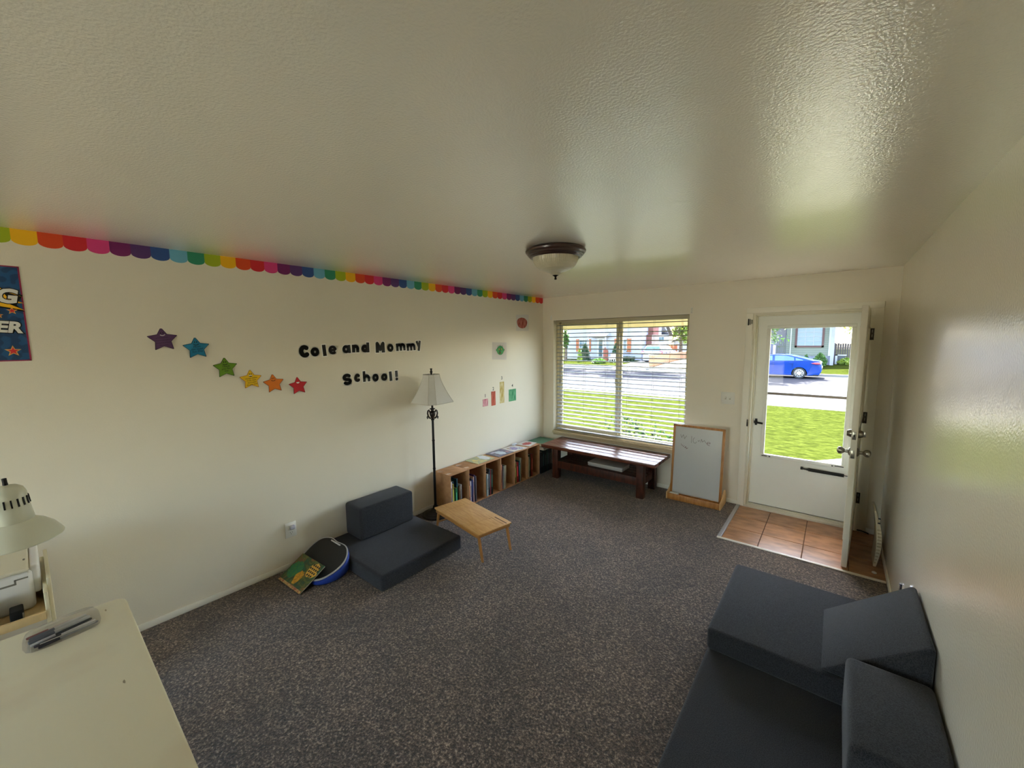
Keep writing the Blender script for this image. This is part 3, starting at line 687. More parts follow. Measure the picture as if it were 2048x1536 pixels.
cx0 = sum(p[0] for p in out) / len(out); cy0 = sum(p[1] for p in out) / len(out)
def ring(k, dz, gx=0, gy=0): return [(cx0 + gx + (p[0] - cx0) * k, cy0 + gy + (p[1] - cy0) * k, PL(cx0 + (p[0] - cx0) * k, cy0 + (p[1] - cy0) * k) + dz) for p in out]
ld = thing('lap_desk', 'blue cushioned lap desk with a black top tilted against the wall', 'lap desk', (cx0, cy0, 0))
b = MB(); b.loft([ring(.945, .0005), ring(.95, .0016)]); obj('black_top', b, mat('lapdesk_black', (20, 20, 21), rough=.5, bump=.05, bscale=300), ld)
b = MB(); b.loft([ring(.94, -.006), ring(1.0, -.006), ring(1.01, -.001), ring(.985, .0035), ring(.94, .001)], caps=False); b.loft([ring(.94, -.0062), ring(.94, .0004)]); obj('grey_rim', b, mat('lapdesk_rim', (170, 168, 166), rough=.3), ld)
def flo(k, f): return [(cx0 + (p[0] - cx0) * k, cy0 + (p[1] - cy0) * k + .006, f * (PL(p[0], p[1]) - .006) + (1 - f) * .004) for p in out]
b = MB(); b.loft([[(x, y, max(z, .005)) for x, y, z in r] for r in (flo(.97, 1), flo(1.0, .97), flo(1.025, .8), flo(1.02, .5), flo(.98, .22), flo(.86, .06), flo(.6, .0), flo(.3, .0))])
obj('blue_cushion', b, mat('lapdesk_blue', (18, 52, 140), rough=.75, bump=.6, bscale=26, var=.12, vscale=12), ld, smooth=60)
b = MB(); q0 = Vector((.160, -3.366, PL(.16, -3.366) + .004)); q1 = Vector((.293, -3.360, PL(.293, -3.36) + .004)); b.tube([q0, q1], .0055, 8); obj('handle', b, mat('lapdesk_handle', (205, 203, 200), rough=.3), ld)
def cover_mat():
    m, nt, out_ = _nt('painted_book_cover'); b_ = nd(nt, 'ShaderNodeBsdfPrincipled', Roughness=.35); tc = nd(nt, 'ShaderNodeTexCoord')
    n = nd(nt, 'ShaderNodeTexNoise', Scale=9., Detail=7., Roughness=.7, Distortion=1.2); r = nd(nt, 'ShaderNodeValToRGB'); e = r.color_ramp.elements
    e[0].position = .28; e[0].color = lin((16, 22, 18)); e[1].position = .8; e[1].color = lin((190, 150, 110))
    for p, c in ((.38, (24, 96, 66)), (.46, (46, 66, 40)), (.52, (92, 104, 44)), (.58, (120, 60, 44)), (.66, (150, 140, 70))): k = e.new(p); k.color = lin(c)
    nt.links.new(tc.outputs['Object'], n.inputs['Vector']); nt.links.new(n.outputs[0], r.inputs[0]); nt.links.new(r.outputs[0], b_.inputs['Base Color']); nt.links.new(b_.outputs[0], out_.inputs[0]); return m
BL, BR = Vector((.107, -3.775, .012)), Vector((.436, -3.756, .012)); TLv = Vector((.0955, -3.572, .132))
pb = thing('picture_book', 'colourful square picture book leaning on the blue lap desk', 'book', BL)
BM = frame(BL, BR - BL, TLv - BL)
b = MB(); b.box(.002, .328, .002, .233, -.008, -.001, M=BM); obj('pages', b, mat('book_pages', (206, 196, 170), rough=.8), pb)
b = MB(); b.box(0, .33, 0, .235, -.001, .0012, M=BM); obj('front_cover', b, cover_mat(), pb, smooth=0)
b = MB(); b.box(0, .33, 0, .235, -.0105, -.008, M=BM); obj('back_cover', b, mat('book_back_dark', (30, 34, 30), rough=.5), pb)
def rag(seed, cx, cy, rx, ry, n=22): 
    rnd = random.Random(seed); return [(cx + rx * math.cos(2 * PI * k / n) * rnd.uniform(.78, 1.1), cy + ry * math.sin(2 * PI * k / n) * rnd.uniform(.78, 1.1)) for k in range(n)]
b = MB(); b.prism(rag(3, .085, .12, .075, .07), .0004, BM @ T((0, 0, .0012))); obj('cover_leaf', b, mat('cover_green', (24, 108, 78), rough=.4, col2=(60, 120, 60), cscale=60.), pb, smooth=0)
b = MB(); b.prism(rag(5, .175, .085, .04, .055), .0004, BM @ T((0, 0, .0014))); obj('cover_shape', b, mat('cover_gold', (206, 150, 34), rough=.4, col2=(160, 110, 30), cscale=70.), pb, smooth=0)
b = MB(); b.prism(rag(8, .262, .168, .066, .06), .0004, BM @ T((0, 0, .0013))); b.mi = 1
for i in range(5):
    for j in range(4):
        hx_, hy_ = .215 + .024 * i + .012 * (j % 2), .128 + .025 * j
        if math.hypot((hx_ - .262) / .06, (hy_ - .168) / .055) < 1: b.prism([(hx_ + .0095 * math.cos(PI / 3 * k), hy_ + .0095 * math.sin(PI / 3 * k)) for k in range(6)], .0006, BM @ T((0, 0, .0014)))
obj('cover_honeycomb', b, [mat('honey_yellow', (214, 164, 60), rough=.4), mat('honey_dark', (20, 18, 14), rough=.5)], pb, smooth=0)
b = MB(); b.box(.004, .326, .002, .02, .0012, .0017, M=BM); obj('cover_sand', b, mat('cover_sand', (196, 166, 100), rough=.4, col2=(160, 80, 60), cscale=50.), pb, smooth=0)

# ---- floor lamp
LX, LY = .162, -2.245
fl = thing('floor_lamp', 'dark bronze floor lamp with a white bell shade', 'lamp', (LX, LY, 0))
LT = T((LX, LY, 0))
b = MB(); b.lathe([(0, 0), (.142, 0), (.145, .008), (.14, .018), (.118, .024), (.112, .034), (.07, .046), (.045, .062), (.03, .075), (.026, .1), (.016, .108), (.014, .13), (0, .131)], LT, 40); obj('base', b, M_bronze, fl)
b = MB(); b.lathe([(0, .12), (.013, .12), (.013, .50), (.0155, .503), (.0155, .512), (.013, .515), (.013, .80), (.0155, .803), (.0155, .812), (.0125, .815), (.0118, 1.02), (.018, 1.024), (.018, 1.034), (.012, 1.038), (0, 1.039)], LT, 20); obj('pole', b, M_black, fl)
b = MB(); b.lathe([(0, 1.036), (.012, 1.036), (.014, 1.048), (.023, 1.06), (.03, 1.08), (.033, 1.10), (.026, 1.115), (.016, 1.122), (.014, 1.13), (.03, 1.14), (.026, 1.146), (.011, 1.15), (.011, 1.30), (0, 1.30)], LT, 24)
for k in range(3):
    a = math.radians(20 + 120 * k); u = Vector((math.cos(a), math.sin(a), 0)); O = Vector((LX, LY, 0))
    b.tube([O + u * r_ + Vector((0, 0, z_)) for r_, z_ in ((.02, 1.045), (.035, 1.05), (.05, 1.07), (.057, 1.1), (.052, 1.125), (.04, 1.132), (.033, 1.12), (.038, 1.108))], [.008, .009, .009, .008, .008, .008, .007, .004], 8)
    b.tube([O + u * r_ + Vector((0, 0, z_)) for r_, z_ in ((.05, 1.07), (.062, 1.06), (.06, 1.045), (.05, 1.05))], [.009, .008, .006, .004], 8)
obj('scroll_urn', b, mat('aged_bronze', (34, 20, 13), rough=.4, spec=.6), fl)
def shade_ring(half, cut, z, ang0=5.6):
    P = [(half, -half + cut), (half, half - cut), (half - cut, half), (-half + cut, half), (-half, half - cut), (-half, -half + cut), (-half + cut, -half), (half - cut, -half)]
    a = math.radians(ang0); return [(LX + x * math.cos(a) - y * math.sin(a), LY + x * math.sin(a) + y * math.cos(a), z) for x, y in P]
b = MB(); prof = []
for k in range(9):
    t = k / 8; prof.append(shade_ring(.075 + (.180 - .075) * (t ** 1.35), .035 + (.058 - .035) * t, 1.497 - .285 * t))
b.loft(prof, caps=False); b.loft([[(LX + (p[0] - LX) * .985, LY + (p[1] - LY) * .985, p[2]) for p in r] for r in prof][::-1], caps=False)
M_shade = mat('lamp_shade_linen', (214, 210, 202), rough=.85, bump=.2, bscale=300)
obj('shade', b, M_shade, fl, smooth=0)
b = MB()
for i in range(8): b.tube([r[i] for r in prof], .0022, 6)
for r in (prof[0], prof[-1]): b.tube(r + [r[0]], .003, 6)
obj('shade_trim', b, mat('shade_piping', (196, 190, 176), rough=.85), fl)
b = MB(); b.lathe([(0, 1.49), (.008, 1.49), (.008, 1.502), (.011, 1.51), (.014, 1.525), (.009, 1.538), (.008, 1.545), (.013, 1.55), (.011, 1.558), (0, 1.56)], LT, 16)
for k in range(4): a = PI / 2 * k + .4; b.tube([(LX, LY, 1.492), (LX + .078 * math.cos(a), LY + .078 * math.sin(a), 1.494)], .002, 6)
obj('finial', b, M_bronze, fl)

# ---- cardboard book boxes
M_card = mat('cardboard', (190, 142, 98), rough=.8, col2=(176, 128, 86), cscale=14., var=.03, vscale=30)
M_cut = mat('cardboard_edge', (196, 154, 112), rough=.85)
M_tape = mat('packing_tape', (192, 148, 112), rough=.2, spec=.6)
YB = [-2.13 + .2725 * k for k in range(7)]; XF, HB, TC = .28, .412, .005
BOXN = ['beside the floor lamp', 'second from the floor lamp', 'third from the floor lamp', 'fourth from the floor lamp', 'fifth from the floor lamp', 'touching the dark bench']
for i in range(6):
    y0, y1 = YB[i] + .001, YB[i + 1] - .001
    bx = thing('cardboard_box', 'open cardboard box on its side used as a bookshelf, %s' % BOXN[i], 'box', (.15, (y0 + y1) / 2, 0), 'cardboard boxes used as bookshelves')
    for nm, P in (('side', (.014, XF, y0, y0 + TC, 0.003, HB)), ('side', (.014, XF, y1 - TC, y1, 0.003, HB)), ('bottom', (.014, XF, y0, y1, 0, .006)), ('top', (.014, XF, y0, y1, HB, HB + .005)), ('back', (.013, .018, y0, y1, 0, HB))):
        b = MB(); b.box(*P, bev=.0012); obj(nm, b, M_card, bx)
    for (x0, x1) in ((.05, .10), (.19, .235)): b = MB(); b.box(x0, x1, y0 + .002, y0 + .06, HB + .005, HB + .0056); obj('tape', b, M_tape, bx, smooth=0)
# books standing in the boxes: (colour, thickness, height, depth back from the front, lean degrees, description)
BK = [
 [((226, 226, 226), .021, .335, .0, 0, 'white thin'), ((120, 40, 52), .007, .31, .004, 0, 'dark red pamphlet-thin'), ((150, 142, 52), .02, .305, .002, 0, 'olive yellow'), ((24, 58, 78), .022, .32, .03, 0, 'dark blue tall'), ((34, 106, 74), .028, .245, .006, 0, 'green short'), ((22, 74, 92), .016, .34, .02, 0, 'teal tallest'), ((110, 78, 52), .009, .26, .0, 0, 'brown narrow'), ((150, 122, 92), .012, .25, .004, 0, 'tan'), ((176, 172, 168), .014, .27, .0, 0, 'pale grey'), ((72, 66, 62), .012, .26, .01, 0, 'dark grey')],
 [((120, 66, 30), .018, .27, .0, -3, 'brown'), ((206, 208, 220), .018, .262, .002, -4, 'white'), ((30, 32, 58), .018, .29, .02, -4, 'dark navy'), ((80, 92, 170), .008, .27, .002, -5, 'blue narrow'), ((212, 176, 150), .012, .30, .0, -5, 'cream pink'), ((70, 40, 96), .008, .32, .002, -6, 'purple narrow'), ((40, 44, 50), .016, .31, .014, -6, 'black'), ((120, 124, 130), .008, .30, .0, -7, 'grey narrow'), ((92, 22, 40), .01, .26, .006, -6, 'maroon')],
 [((52, 60, 72), .016, .25, .01, 1, 'slate'), ((134, 168, 180), .012, .26, .0, 1, 'light blue'), ((220, 222, 216), .014, .268, .0, 1, 'white'), ((16, 16, 20), .022, .285, .012, 1, 'thick black'), ((84, 102, 118), .012, .315, .006, 1, 'steel blue'), ((170, 60, 64), .009, .31, .0, 1, 'red checked'), ((16, 44, 28), .032, .305, .0, 1, 'wide dark green'), ((140, 60, 40), .02, .26, .04, 1, 'brick red')],
 [((198, 122, 100), .024, .315, .0, 0, 'salmon'), ((40, 42, 44), .014, .29, .014, 4, 'charcoal'), ((150, 156, 158), .01, .29, .0, 4, 'grey'), ((30, 34, 36), .01, .295, .01, 4, 'black narrow'), ((206, 204, 178), .009, .285, .0, 4, 'ivory'), ((96, 104, 70), .009, .29, .006, 4, 'moss green'), ((196, 186, 150), .008, .29, .0, 4, 'pale yellow')],
 [((122, 152, 84), .012, .28, .0, 0, 'light green'), ((110, 122, 44), .02, .262, .006, 0, 'olive green'), ((176, 140, 90), .008, .255, .0, 0, 'tan narrow'), ((150, 18, 26), .05, .265, .01, 0, 'big bright red'), ((34, 96, 112), .016, .28, .0, 0, 'blue teal'), ((156, 150, 118), .014, .312, .0, 0, 'tall khaki'), ((196, 176, 128), .01, .31, .01, 0, 'cream'), ((92, 62, 38), .012, .305, .004, 0, 'dark brown')],
 [((176, 158, 120), .01, .295, .0, 0, 'tan narrow'), ((92, 60, 36), .016, .29, .01, 0, 'brown'), ((206, 196, 170), .01, .28, .0, 0, 'off-white'), ((24, 54, 34), .03, .31, .004, 0, 'dark green'), ((30, 30, 32), .018, .3, .02, 0, 'black'), ((126, 44, 26), .024, .312, .0, 0, 'rust red')]]
M_pages = mat('page_block', (214, 206, 184), rough=.85)
_cm = {}
def cmat(c):
    if c not in _cm: _cm[c] = mat('cover_%02x%02x%02x' % c, c, rough=.4, var=.1, vscale=25)
    return _cm[c]
def book_upright(y, z, th, h, col, xf, depth, lean, label, group):
    """spine faces the room (+x); y is the side nearest the lamp"""
    o = thing('book', label, 'book', (xf - depth / 2, y + th / 2, z), group)
    M = T((0, y, z + th * math.sin(math.radians(abs(lean))))) @ R(-lean, 'X')
    b = MB(); b.box(xf - depth, xf - .0025, .0018, th - .0018, .004, h - .004, M=M); obj('pages', b, M_pages, o, smooth=0)
    b = MB(); b.box(xf - .0032, xf, 0, th, 0, h, M=M, bev=.0012); b.box(xf - depth, xf - .0025, 0, .0016, 0, h, M=M); b.box(xf - depth, xf - .0025, th - .0016, th, 0, h, M=M); b.mi = 1
    if th > .011: b.box(xf - .0002, xf + .0003, th * .3, th * .7, h * .3, h * .8, M=M)
    lum = sum(col) / 3; tc_ = tuple(int(v * .45) for v in col) if lum > 120 else tuple(min(255, int(v * 1.5 + 60)) for v in col)
    obj('cover', b, [cmat(col), cmat(tc_)], o, smooth=0)
    return o
for i, row in enumerate(BK):
    y = YB[i] + .010
    tot = sum(r[1] + .0012 for r in row); slack = .2725 - .018 - tot
    for k, (c, th, h, back, lean, ds) in enumerate(row):
        ln = math.tan(math.radians(abs(lean))) * h
        yy = y
        if lean < 0: yy = y + .002
        book_upright(yy, .0065, th, h, c, XF - .012 - back, .19, lean * .6 if lean > 0 else 0, '%s book standing in the cardboard box %s' % (ds, BOXN[i]), 'picture books in the cardboard boxes')
        y += th + .0012
# ---- things lying on the boxes
def flat_book(x0, x1, y0, y1, z, th, cover, label, extra=None, name='picture_book'):
    o = thing(name, label, 'book', ((x0 + x1) / 2, (y0 + y1) / 2, z))
    b = MB(); b.box(x0 + .002, x1 - .002, y0 + .002, y1 - .002, z + .0015, z + th - .0015); obj('pages', b, M_pages, o, smooth=0)
    b = MB(); b.box(x0, x1, y0, y1, z, z + .0015); b.box(x0, x1, y0, y1, z + th - .0015, z + th); obj('cover', b, cover, o, smooth=0)
    if extra:
        for nm, P, mm in extra:
            b = MB(); b.prism(P, .0004, T((0, 0, z + th))); obj(nm, b, mm, o, smooth=0)
    return o
ZT = HB + .0058
flat_book(.02, .235, -1.665, -1.372, ZT, .007, mat('cover_sage', (168, 170, 128), rough=.35, col2=(206, 190, 120), cscale=18., clo=.5, chi=.56), 'pale green and yellow picture book lying on the second cardboard box',
          [('printed_cloud', rag(4, .12, -1.44, .1, .06), mat('cover_white', (222, 222, 224), rough=.35)), ('printed_swirl', rag(9, .12, -1.6, .05, .03), mat('cover_yellow', (220, 200, 110), rough=.35))])
flat_book(.02, .245, -1.305, -1.015, ZT, .006, mat('cover_violet', (58, 46, 70), rough=.3, col2=(96, 80, 110), cscale=22.), 'dark purple picture book with a white figure lying on the fourth cardboard box',
          [('printed_figure', rag(11, .14, -1.16, .085, .06), mat('cover_ice', (186, 196, 206), rough=.3)), ('printed_streak', rag(12, .07, -1.22, .02, .055), mat('cover_lilac', (190, 182, 204), rough=.3)), ('printed_spot', rag(13, .17, -1.06, .03, .02), mat('cover_pink', (180, 110, 110), rough=.3))])
def sheet(P, z, label, marks, m=None):
    o = thing('drawing', label, 'drawing', (P[0][0], P[0][1], z), 'drawings lying on the cardboard boxes')
    b = MB(); b.prism(P, .0012, T((0, 0, z))); obj('sheet', b, m or M_paper, o, smooth=0)
    for k, (nm, Q, mm) in enumerate(marks):
        b = MB(); b.prism(Q, .0004, T((0, 0, z + .0012 + .0002 * k))); obj(nm, b, mm, o, smooth=0)
sheet([(.02, -.99), (.235, -1.01), (.262, -.745), (.03, -.76)], ZT, 'white paper with purple crayon scribbles lying on the fifth cardboard box', [('crayon_scribble', rag(21, .13, -.89, .07, .07), crayon('crayon_purple', (120, 96, 160), (200, 190, 214))), ('crayon_scribble', rag(22, .2, -.82, .04, .04), crayon('crayon_blue', (110, 120, 150), (210, 210, 220))), ('crayon_scribble', rag(23, .09, -.93, .04, .03), crayon('crayon_tan', (176, 140, 120), (214, 206, 196)))])
sheet([(.025, -.715), (.25, -.675), (.212, -.462), (.02, -.485)], ZT + .0018, 'white paper with a red crayon shape lying on the cardboard box next to the bench', [('crayon_shape', rag(31, .13, -.585, .06, .085), crayon('crayon_rose', (176, 60, 56), (206, 120, 112)))])
b = MB(); rnd = random.Random(5)
t = bmesh.new(); bmesh.ops.create_icosphere(t, subdivisions=2, radius=.03)
for v in t.verts: v.co = Vector((.05 + v.co.x * 1.1 * rnd.uniform(.8, 1.1), -.76 + v.co.y * 1.7 * rnd.uniform(.8, 1.1), ZT + .017 + v.co.z * .5 * rnd.uniform(.7, 1.05)))
b._take(t); tag(obj('crumpled_tissue', b, mat('tissue', (226, 228, 236), rough=.9), smooth=0), 'crumpled white tissue on the cardboard boxes between two drawings', 'tissue')
# ---- dark books in the corner behind the bench
y = -.488
for k, (c, th, h) in enumerate((((26, 26, 30), .04, .30), ((20, 44, 44), .035, .33), ((18, 20, 24), .05, .31), ((28, 58, 50), .03, .335), ((24, 28, 40), .045, .32), ((40, 30, 26), .05, .31))):
    book_upright(y, 0, th, h, c, .30, .22, 0, '%s book standing in the dark corner behind the bench leg' % ['black', 'dark teal', 'blackish grey', 'deep green', 'midnight blue', 'dark brown'][k], 'dark books in the corner under the window'); y += th + .002
flat_book(.07, .345, -.49, -.25, .3365, .02, cmat((206, 196, 172)), 'cream book lying on the dark corner books, lowest of three', name='book')
flat_book(.06, .335, -.49, -.23, .3567, .018, cmat((26, 28, 44)), 'navy book lying between two paler books in the corner', name='book')
flat_book(.04, .325, -.47, -.2, .3749, .016, cmat((190, 182, 160)), 'pale book lying on the navy book in the corner', name='book')
flat_book(.03, .30, -.44, -.12, .3911, .022, cmat((66, 120, 92)), 'green book topping the corner pile beside the bench', name='book')

# ---- dark wooden bench
M_wood = mat('dark_stained_wood', (116, 62, 42), rough=.27, spec=.55, col2=(76, 38, 25), cscale=6., clo=.35, chi=.7, detail=6., stretch=(1.2, 14, 14), bump=.05, bscale=40)
M_woodd = mat('dark_wood_frame', (78, 38, 22), rough=.5, spec=.3, col2=(52, 25, 15), cscale=8., detail=5., stretch=(4, 4, 1.2))
be = thing('bench', 'dark stained wooden bench standing under the window', 'bench', (1.11, -.28, 0))
b = MB()
for k in range(4): b.box(.345, 1.875, -.552 + .1335 * k, -.552 + .1335 * (k + 1) - .0001, .402, .442, bev=.0008)
obj('seat', b, M_wood, be)
for x in (.5, 1.652):
    for y0 in (-.515, -.135):
        b = MB(); b.box(x, x + .083, y0, y0 + .083, 0, .402, bev=.004); obj('leg', b, M_woodd, be)
for y0 in (-.508, -.092): b = MB(); b.box(.583, 1.652, y0, y0 + .03, .145, .242, bev=.003); obj('rail', b, M_woodd, be)
for x in (.53, 1.678): b = MB(); b.box(x, x + .03, -.432, -.135, .135, .217, bev=.003); obj('rail', b, M_woodd, be)
b = MB()
for k in range(4): b.box(.53, 1.70, -.475 + .096 * k, -.475 + .096 * k + .09, .218, .236, bev=.002)
obj('lower_shelf', b, M_woodd, be)
bx = thing('flat_box', 'pale flat box lying on the shelf of the dark bench', 'box', (1.2, -.32, .237))
b = MB(); b.box(.98, 1.44, -.42, -.2, .237, .272, bev=.002); obj('base', b, mat('box_pale', (176, 172, 164), rough=.6), bx)
b = MB(); b.box(.978, 1.442, -.422, -.198, .262, .284, bev=.002); obj('lid', b, mat('box_lid', (190, 186, 178), rough=.6), bx)

# ---- whiteboard in its wooden stand
M_pine = mat('honey_wood', (190, 132, 70), rough=.45, col2=(170, 112, 54), cscale=7., detail=4., stretch=(6, 6, 1))
M_pinel = mat('light_ply', (214, 172, 118), rough=.5, var=.05, vscale=15)
wb = thing('whiteboard_easel', 'small whiteboard in a honey wood stand between the bench and front door', 'whiteboard', (2.215, -.2, 0))
b = MB(); b.box(1.945, 2.49, -.312, -.296, 0.002, .07, bev=.003); b.box(1.945, 2.49, -.296, -.06, .012, .024); obj('tray', b, M_pine, wb)
for x in (1.931, 2.49):
    b = MB(); P = [(-.312, 0), (-.312, .078)] + [(-.235 + .08 * math.sin(math.radians(a)) , .155 - .08 * math.cos(math.radians(a)) ) for a in (-80, -50, -20, 10, 40)][:0] + [(-.26, .085), (-.20, .11), (-.165, .145), (-.135, .16), (-.095, .165), (-.07, .15), (-.04, .10), (-.03, .05), (-.03, 0)]
    b.prism([(p[0], p[1]) for p in P], .013, frame((x, 0, 0), (0, 1, 0), (0, 0, 1)), bev=.002); obj('side', b, M_pinel, wb)
WBo, WBt = Vector((1.9465, -.215, .03)), Vector((1.9465, -.15, .853)); WBM = frame(WBo, (1, 0, 0), WBt - WBo); WW, WH = .541, (WBt - WBo).length
b = MB()
for P in ((0, .024, 0, WH), (WW - .024, WW, 0, WH), (0, WW, 0, .024), (0, WW, WH - .024, WH)): b.box(P[0], P[1], P[2], P[3], -.013, .009, bev=.002, M=WBM)
obj('frame', b, M_pine, wb)
b = MB(); b.box(.02, WW - .02, .02, WH - .02, -.006, .003, M=WBM); obj('writing_surface', b, mat('whiteboard', (196, 198, 198), rough=.25), wb)
M_mark = mat('marker_grey', (100, 92, 94), rough=.6); M_markr = mat('marker_plum', (112, 66, 76), rough=.6)
F = WBM @ T((0, 0, .0032)); b = MB()
def pen(mb, P, w=.0035): mb.ribbon(P, w, F, .0003, ends=True)
X = lambda u, v: (.03 + u * .49 / 1790, WH - .03 - (v + 60) * .49 / 1790 * 1.02)     # crop coordinates of the lettering
for P in ([(190, 250), (240, 370), (300, 240), (355, 400), (430, 270)], [(630, 260), (630, 530)], ellipse(770, 400, 90, 130, 60, 330, 12) if 0 else [(745, 300), (700, 360), (690, 440), (720, 510), (780, 530), (835, 460)], [(880, 400), (895, 430), (925, 425), (935, 380)], [(985, 460), (1010, 330), (1055, 440), (1120, 360), (1180, 460)]):
    pen(b, [X(u, v * 1.0 - .09 * (0)) for u, v in P])
obj('handwriting', b, M_mark, wb, smooth=0)
b = MB(); pen(b, [X(u, v) for u, v in [(1230, 475), (1330, 470), (1345, 430), (1290, 410), (1230, 430), (1215, 480), (1260, 530), (1330, 550)]], .0042)
pen(b, [X(u, v) for u, v in [(230, 620), (245, 690), (290, 670), (320, 740), (365, 690)]], .003); pen(b, [X(u, v) for u, v in [(380, 770), (420, 720), (450, 800), (500, 760)]], .005)
obj('handwriting', b, M_markr, wb, smooth=0)
er = thing('eraser', 'small white board eraser lying in the whiteboard tray', 'eraser', (2.0, -.27, .024))
b = MB(); b.box(1.962, 2.055, -.29, -.243, .045, .072, bev=.004); obj('grip', b, M_white, er)
b = MB(); b.box(1.964, 2.053, -.288, -.245, .0245, .045, bev=.002); obj('felt', b, mat('eraser_felt', (120, 116, 108), rough=.95), er)

# ---- leaning white panel, cable and scrap by the door
ve = thing('vented_panel', 'tall cream curved plastic panel with vent slots leaning in the corner behind the front door', 'panel', (3.70, -.66, 0))
prof = []
for k in range(15):
    t = k / 14; z = .012 + .455 * t; bul = math.sin(PI * min(1, t * 1.02)) 
    prof.append((3.695 + .018 * math.sin(PI * t) - .022 * t, 3.713 + .034 * math.sin(PI * t) - .03 * t + .004 * t, z))
b = MB(); P = [(p[0], p[2]) for p in prof] + [(p[1], p[2]) for p in prof[::-1]]
b.prism(P, .24, frame((0, -.50, 0), (1, 0, 0), (0, 0, 1)), bev=.003); obj('shell', b, mat('aged_plastic', (186, 172, 142), rough=.5), ve)
b = MB()
for z in (.405, .368): b.box(3.700, 3.716, -.743, -.738, z, z + .011, bev=.002)
obj('slot', b, M_black, ve)
b = MB()
for k in range(11): z = .04 + .027 * k; i = min(13, int((z - .012) / .0325)); b.box(prof[i][0] + .004, prof[i][1] - .003, -.744, -.739, z, z + .012, bev=.002)
obj('vent_rib', b, mat('vent_rib', (160, 146, 116), rough=.6), ve)
b = MB(); b.tube([(3.618, -.02, .012), (3.65, -.03, .016), (3.69, -.045, .012), (3.7, -.05, .008)], .006, 8); tag(obj('power_cable', b, M_black), 'short black cable on the tile in the corner behind the front door', 'cable')
b = MB(); b.sphere((3.699, -.832, .004), .014, (1.1, 1.4, .5)); tag(obj('paper_scrap', b, M_white), 'tiny white scrap on the entry tile near the right wall', 'scrap')

# ---- ceiling light
CX, CY = 1.862, -2.552; CT = T((CX, CY, 0))
cl = thing('ceiling_light', 'bronze rimmed dome light on the ceiling', 'ceiling light', (CX, CY, H))
b = MB(); b.lathe([(0, 2.44), (.185, 2.44), (.196, 2.434), (.202, 2.424), (.200, 2.414), (.192, 2.408), (.190, 2.404), (.186, 2.396), (.178, 2.392), (.176, 2.388), (.171, 2.382), (.160, 2.379), (.154, 2.384), (.15, 2.4), (0, 2.41)], CT, 64); obj('rim', b, mat('oil_rubbed_bronze', (52, 30, 20), rough=.28, spec=.7), cl)
b = MB(); b.lathe([(.153, 2.386), (.152, 2.378), (.147, 2.356), (.138, 2.338), (.124, 2.322), (.105, 2.308), (.082, 2.298), (.058, 2.291), (.036, 2.285), (.027, 2.276), (.02, 2.268), (0, 2.266)], CT, 144, flute=72, fl_amp=.006, fl_rng=(2.318, 2.38)); obj('glass_dome', b, mat('alabaster_glass', (206, 198, 170), rough=.3, spec=.5), cl, smooth=0)
b = MB(); b.lathe([(0, 2.272), (.02, 2.271), (.021, 2.267), (.012, 2.262), (.006, 2.257), (.0055, 2.252), (.0085, 2.247), (.0075, 2.24), (0, 2.237)], CT, 20); obj('finial', b, M_bronze, cl)

# ---- desk, pens, lamp, printer on its cart
M_desk = mat('white_laminate', (226, 220, 196), rough=.4, spec=.35, col2=(218, 208, 184), cscale=2.2, clo=.5, chi=.6)
dk = thing('desk', 'white rounded desk top in the near corner of the room', 'desk', (1.75, -5.1, 0))
b = MB(); b.prism(rrect(1.03, 2.50, -5.42, -4.688, .045, 8), .028, T((0, 0, .722)), bev=.006, seg=3); obj('top', b, M_desk, dk)
for x in (1.10, 2.40):
    for y in (-5.35, -4.77): b = MB(); b.box(x - .02, x + .02, y - .02, y + .02, 0, .722, bev=.003); obj('leg', b, M_white, dk)
b = MB(); b.box(1.12, 2.38, -5.36, -5.34, .64, .72); b.box(1.12, 2.38, -4.80, -4.78, .66, .72); obj('apron', b, M_white, dk)
for (x, y, a, r) in ((1.644, -4.765, .5, .006), (1.102, -4.754, .4, .005)):
    b = MB(); b.prism([(x + r * 1.6 * math.cos(t) * (1 + .3 * math.sin(3 * t)), y + r * .5 * math.sin(t)) for t in [2 * PI * k / 12 for k in range(12)]], .0003, T((0, 0, .75))); obj('stain', b, mat('desk_stain', (150, 138, 110), rough=.6), dk, smooth=0)
M_clear = glass_mat('clear_vinyl', (246, 246, 248), .22)
ZD = .7505
pc = thing('pen_pouch', 'clear plastic pouch full of pens lying on the white desk', 'pouch', (1.14, -4.88, ZD))
b = MB(); Q = [(1.03, -4.815), (1.06, -4.772), (1.19, -4.772), (1.215, -4.80), (1.228, -4.94), (1.2, -4.972), (1.09, -4.972), (1.06, -4.95)]
qx = sum(p[0] for p in Q) / 8; qy = sum(p[1] for p in Q) / 8
b.loft([[(qx + (p[0] - qx) * k, qy + (p[1] - qy) * k, ZD + z) for p in smooth_loop(Q, 1)] for k, z in ((.97, .0), (1.0, .001), (.96, .014), (.8, .019), (.3, .0205))]); obj('bag', b, M_clear, pc, smooth=60)
b = MB(); b.tube([(1.21, -4.93, ZD + .016), (1.195, -4.79, ZD + .014)], .0016, 6); obj('zip', b, mat('zip_white', (214, 212, 206), rough=.4), pc)
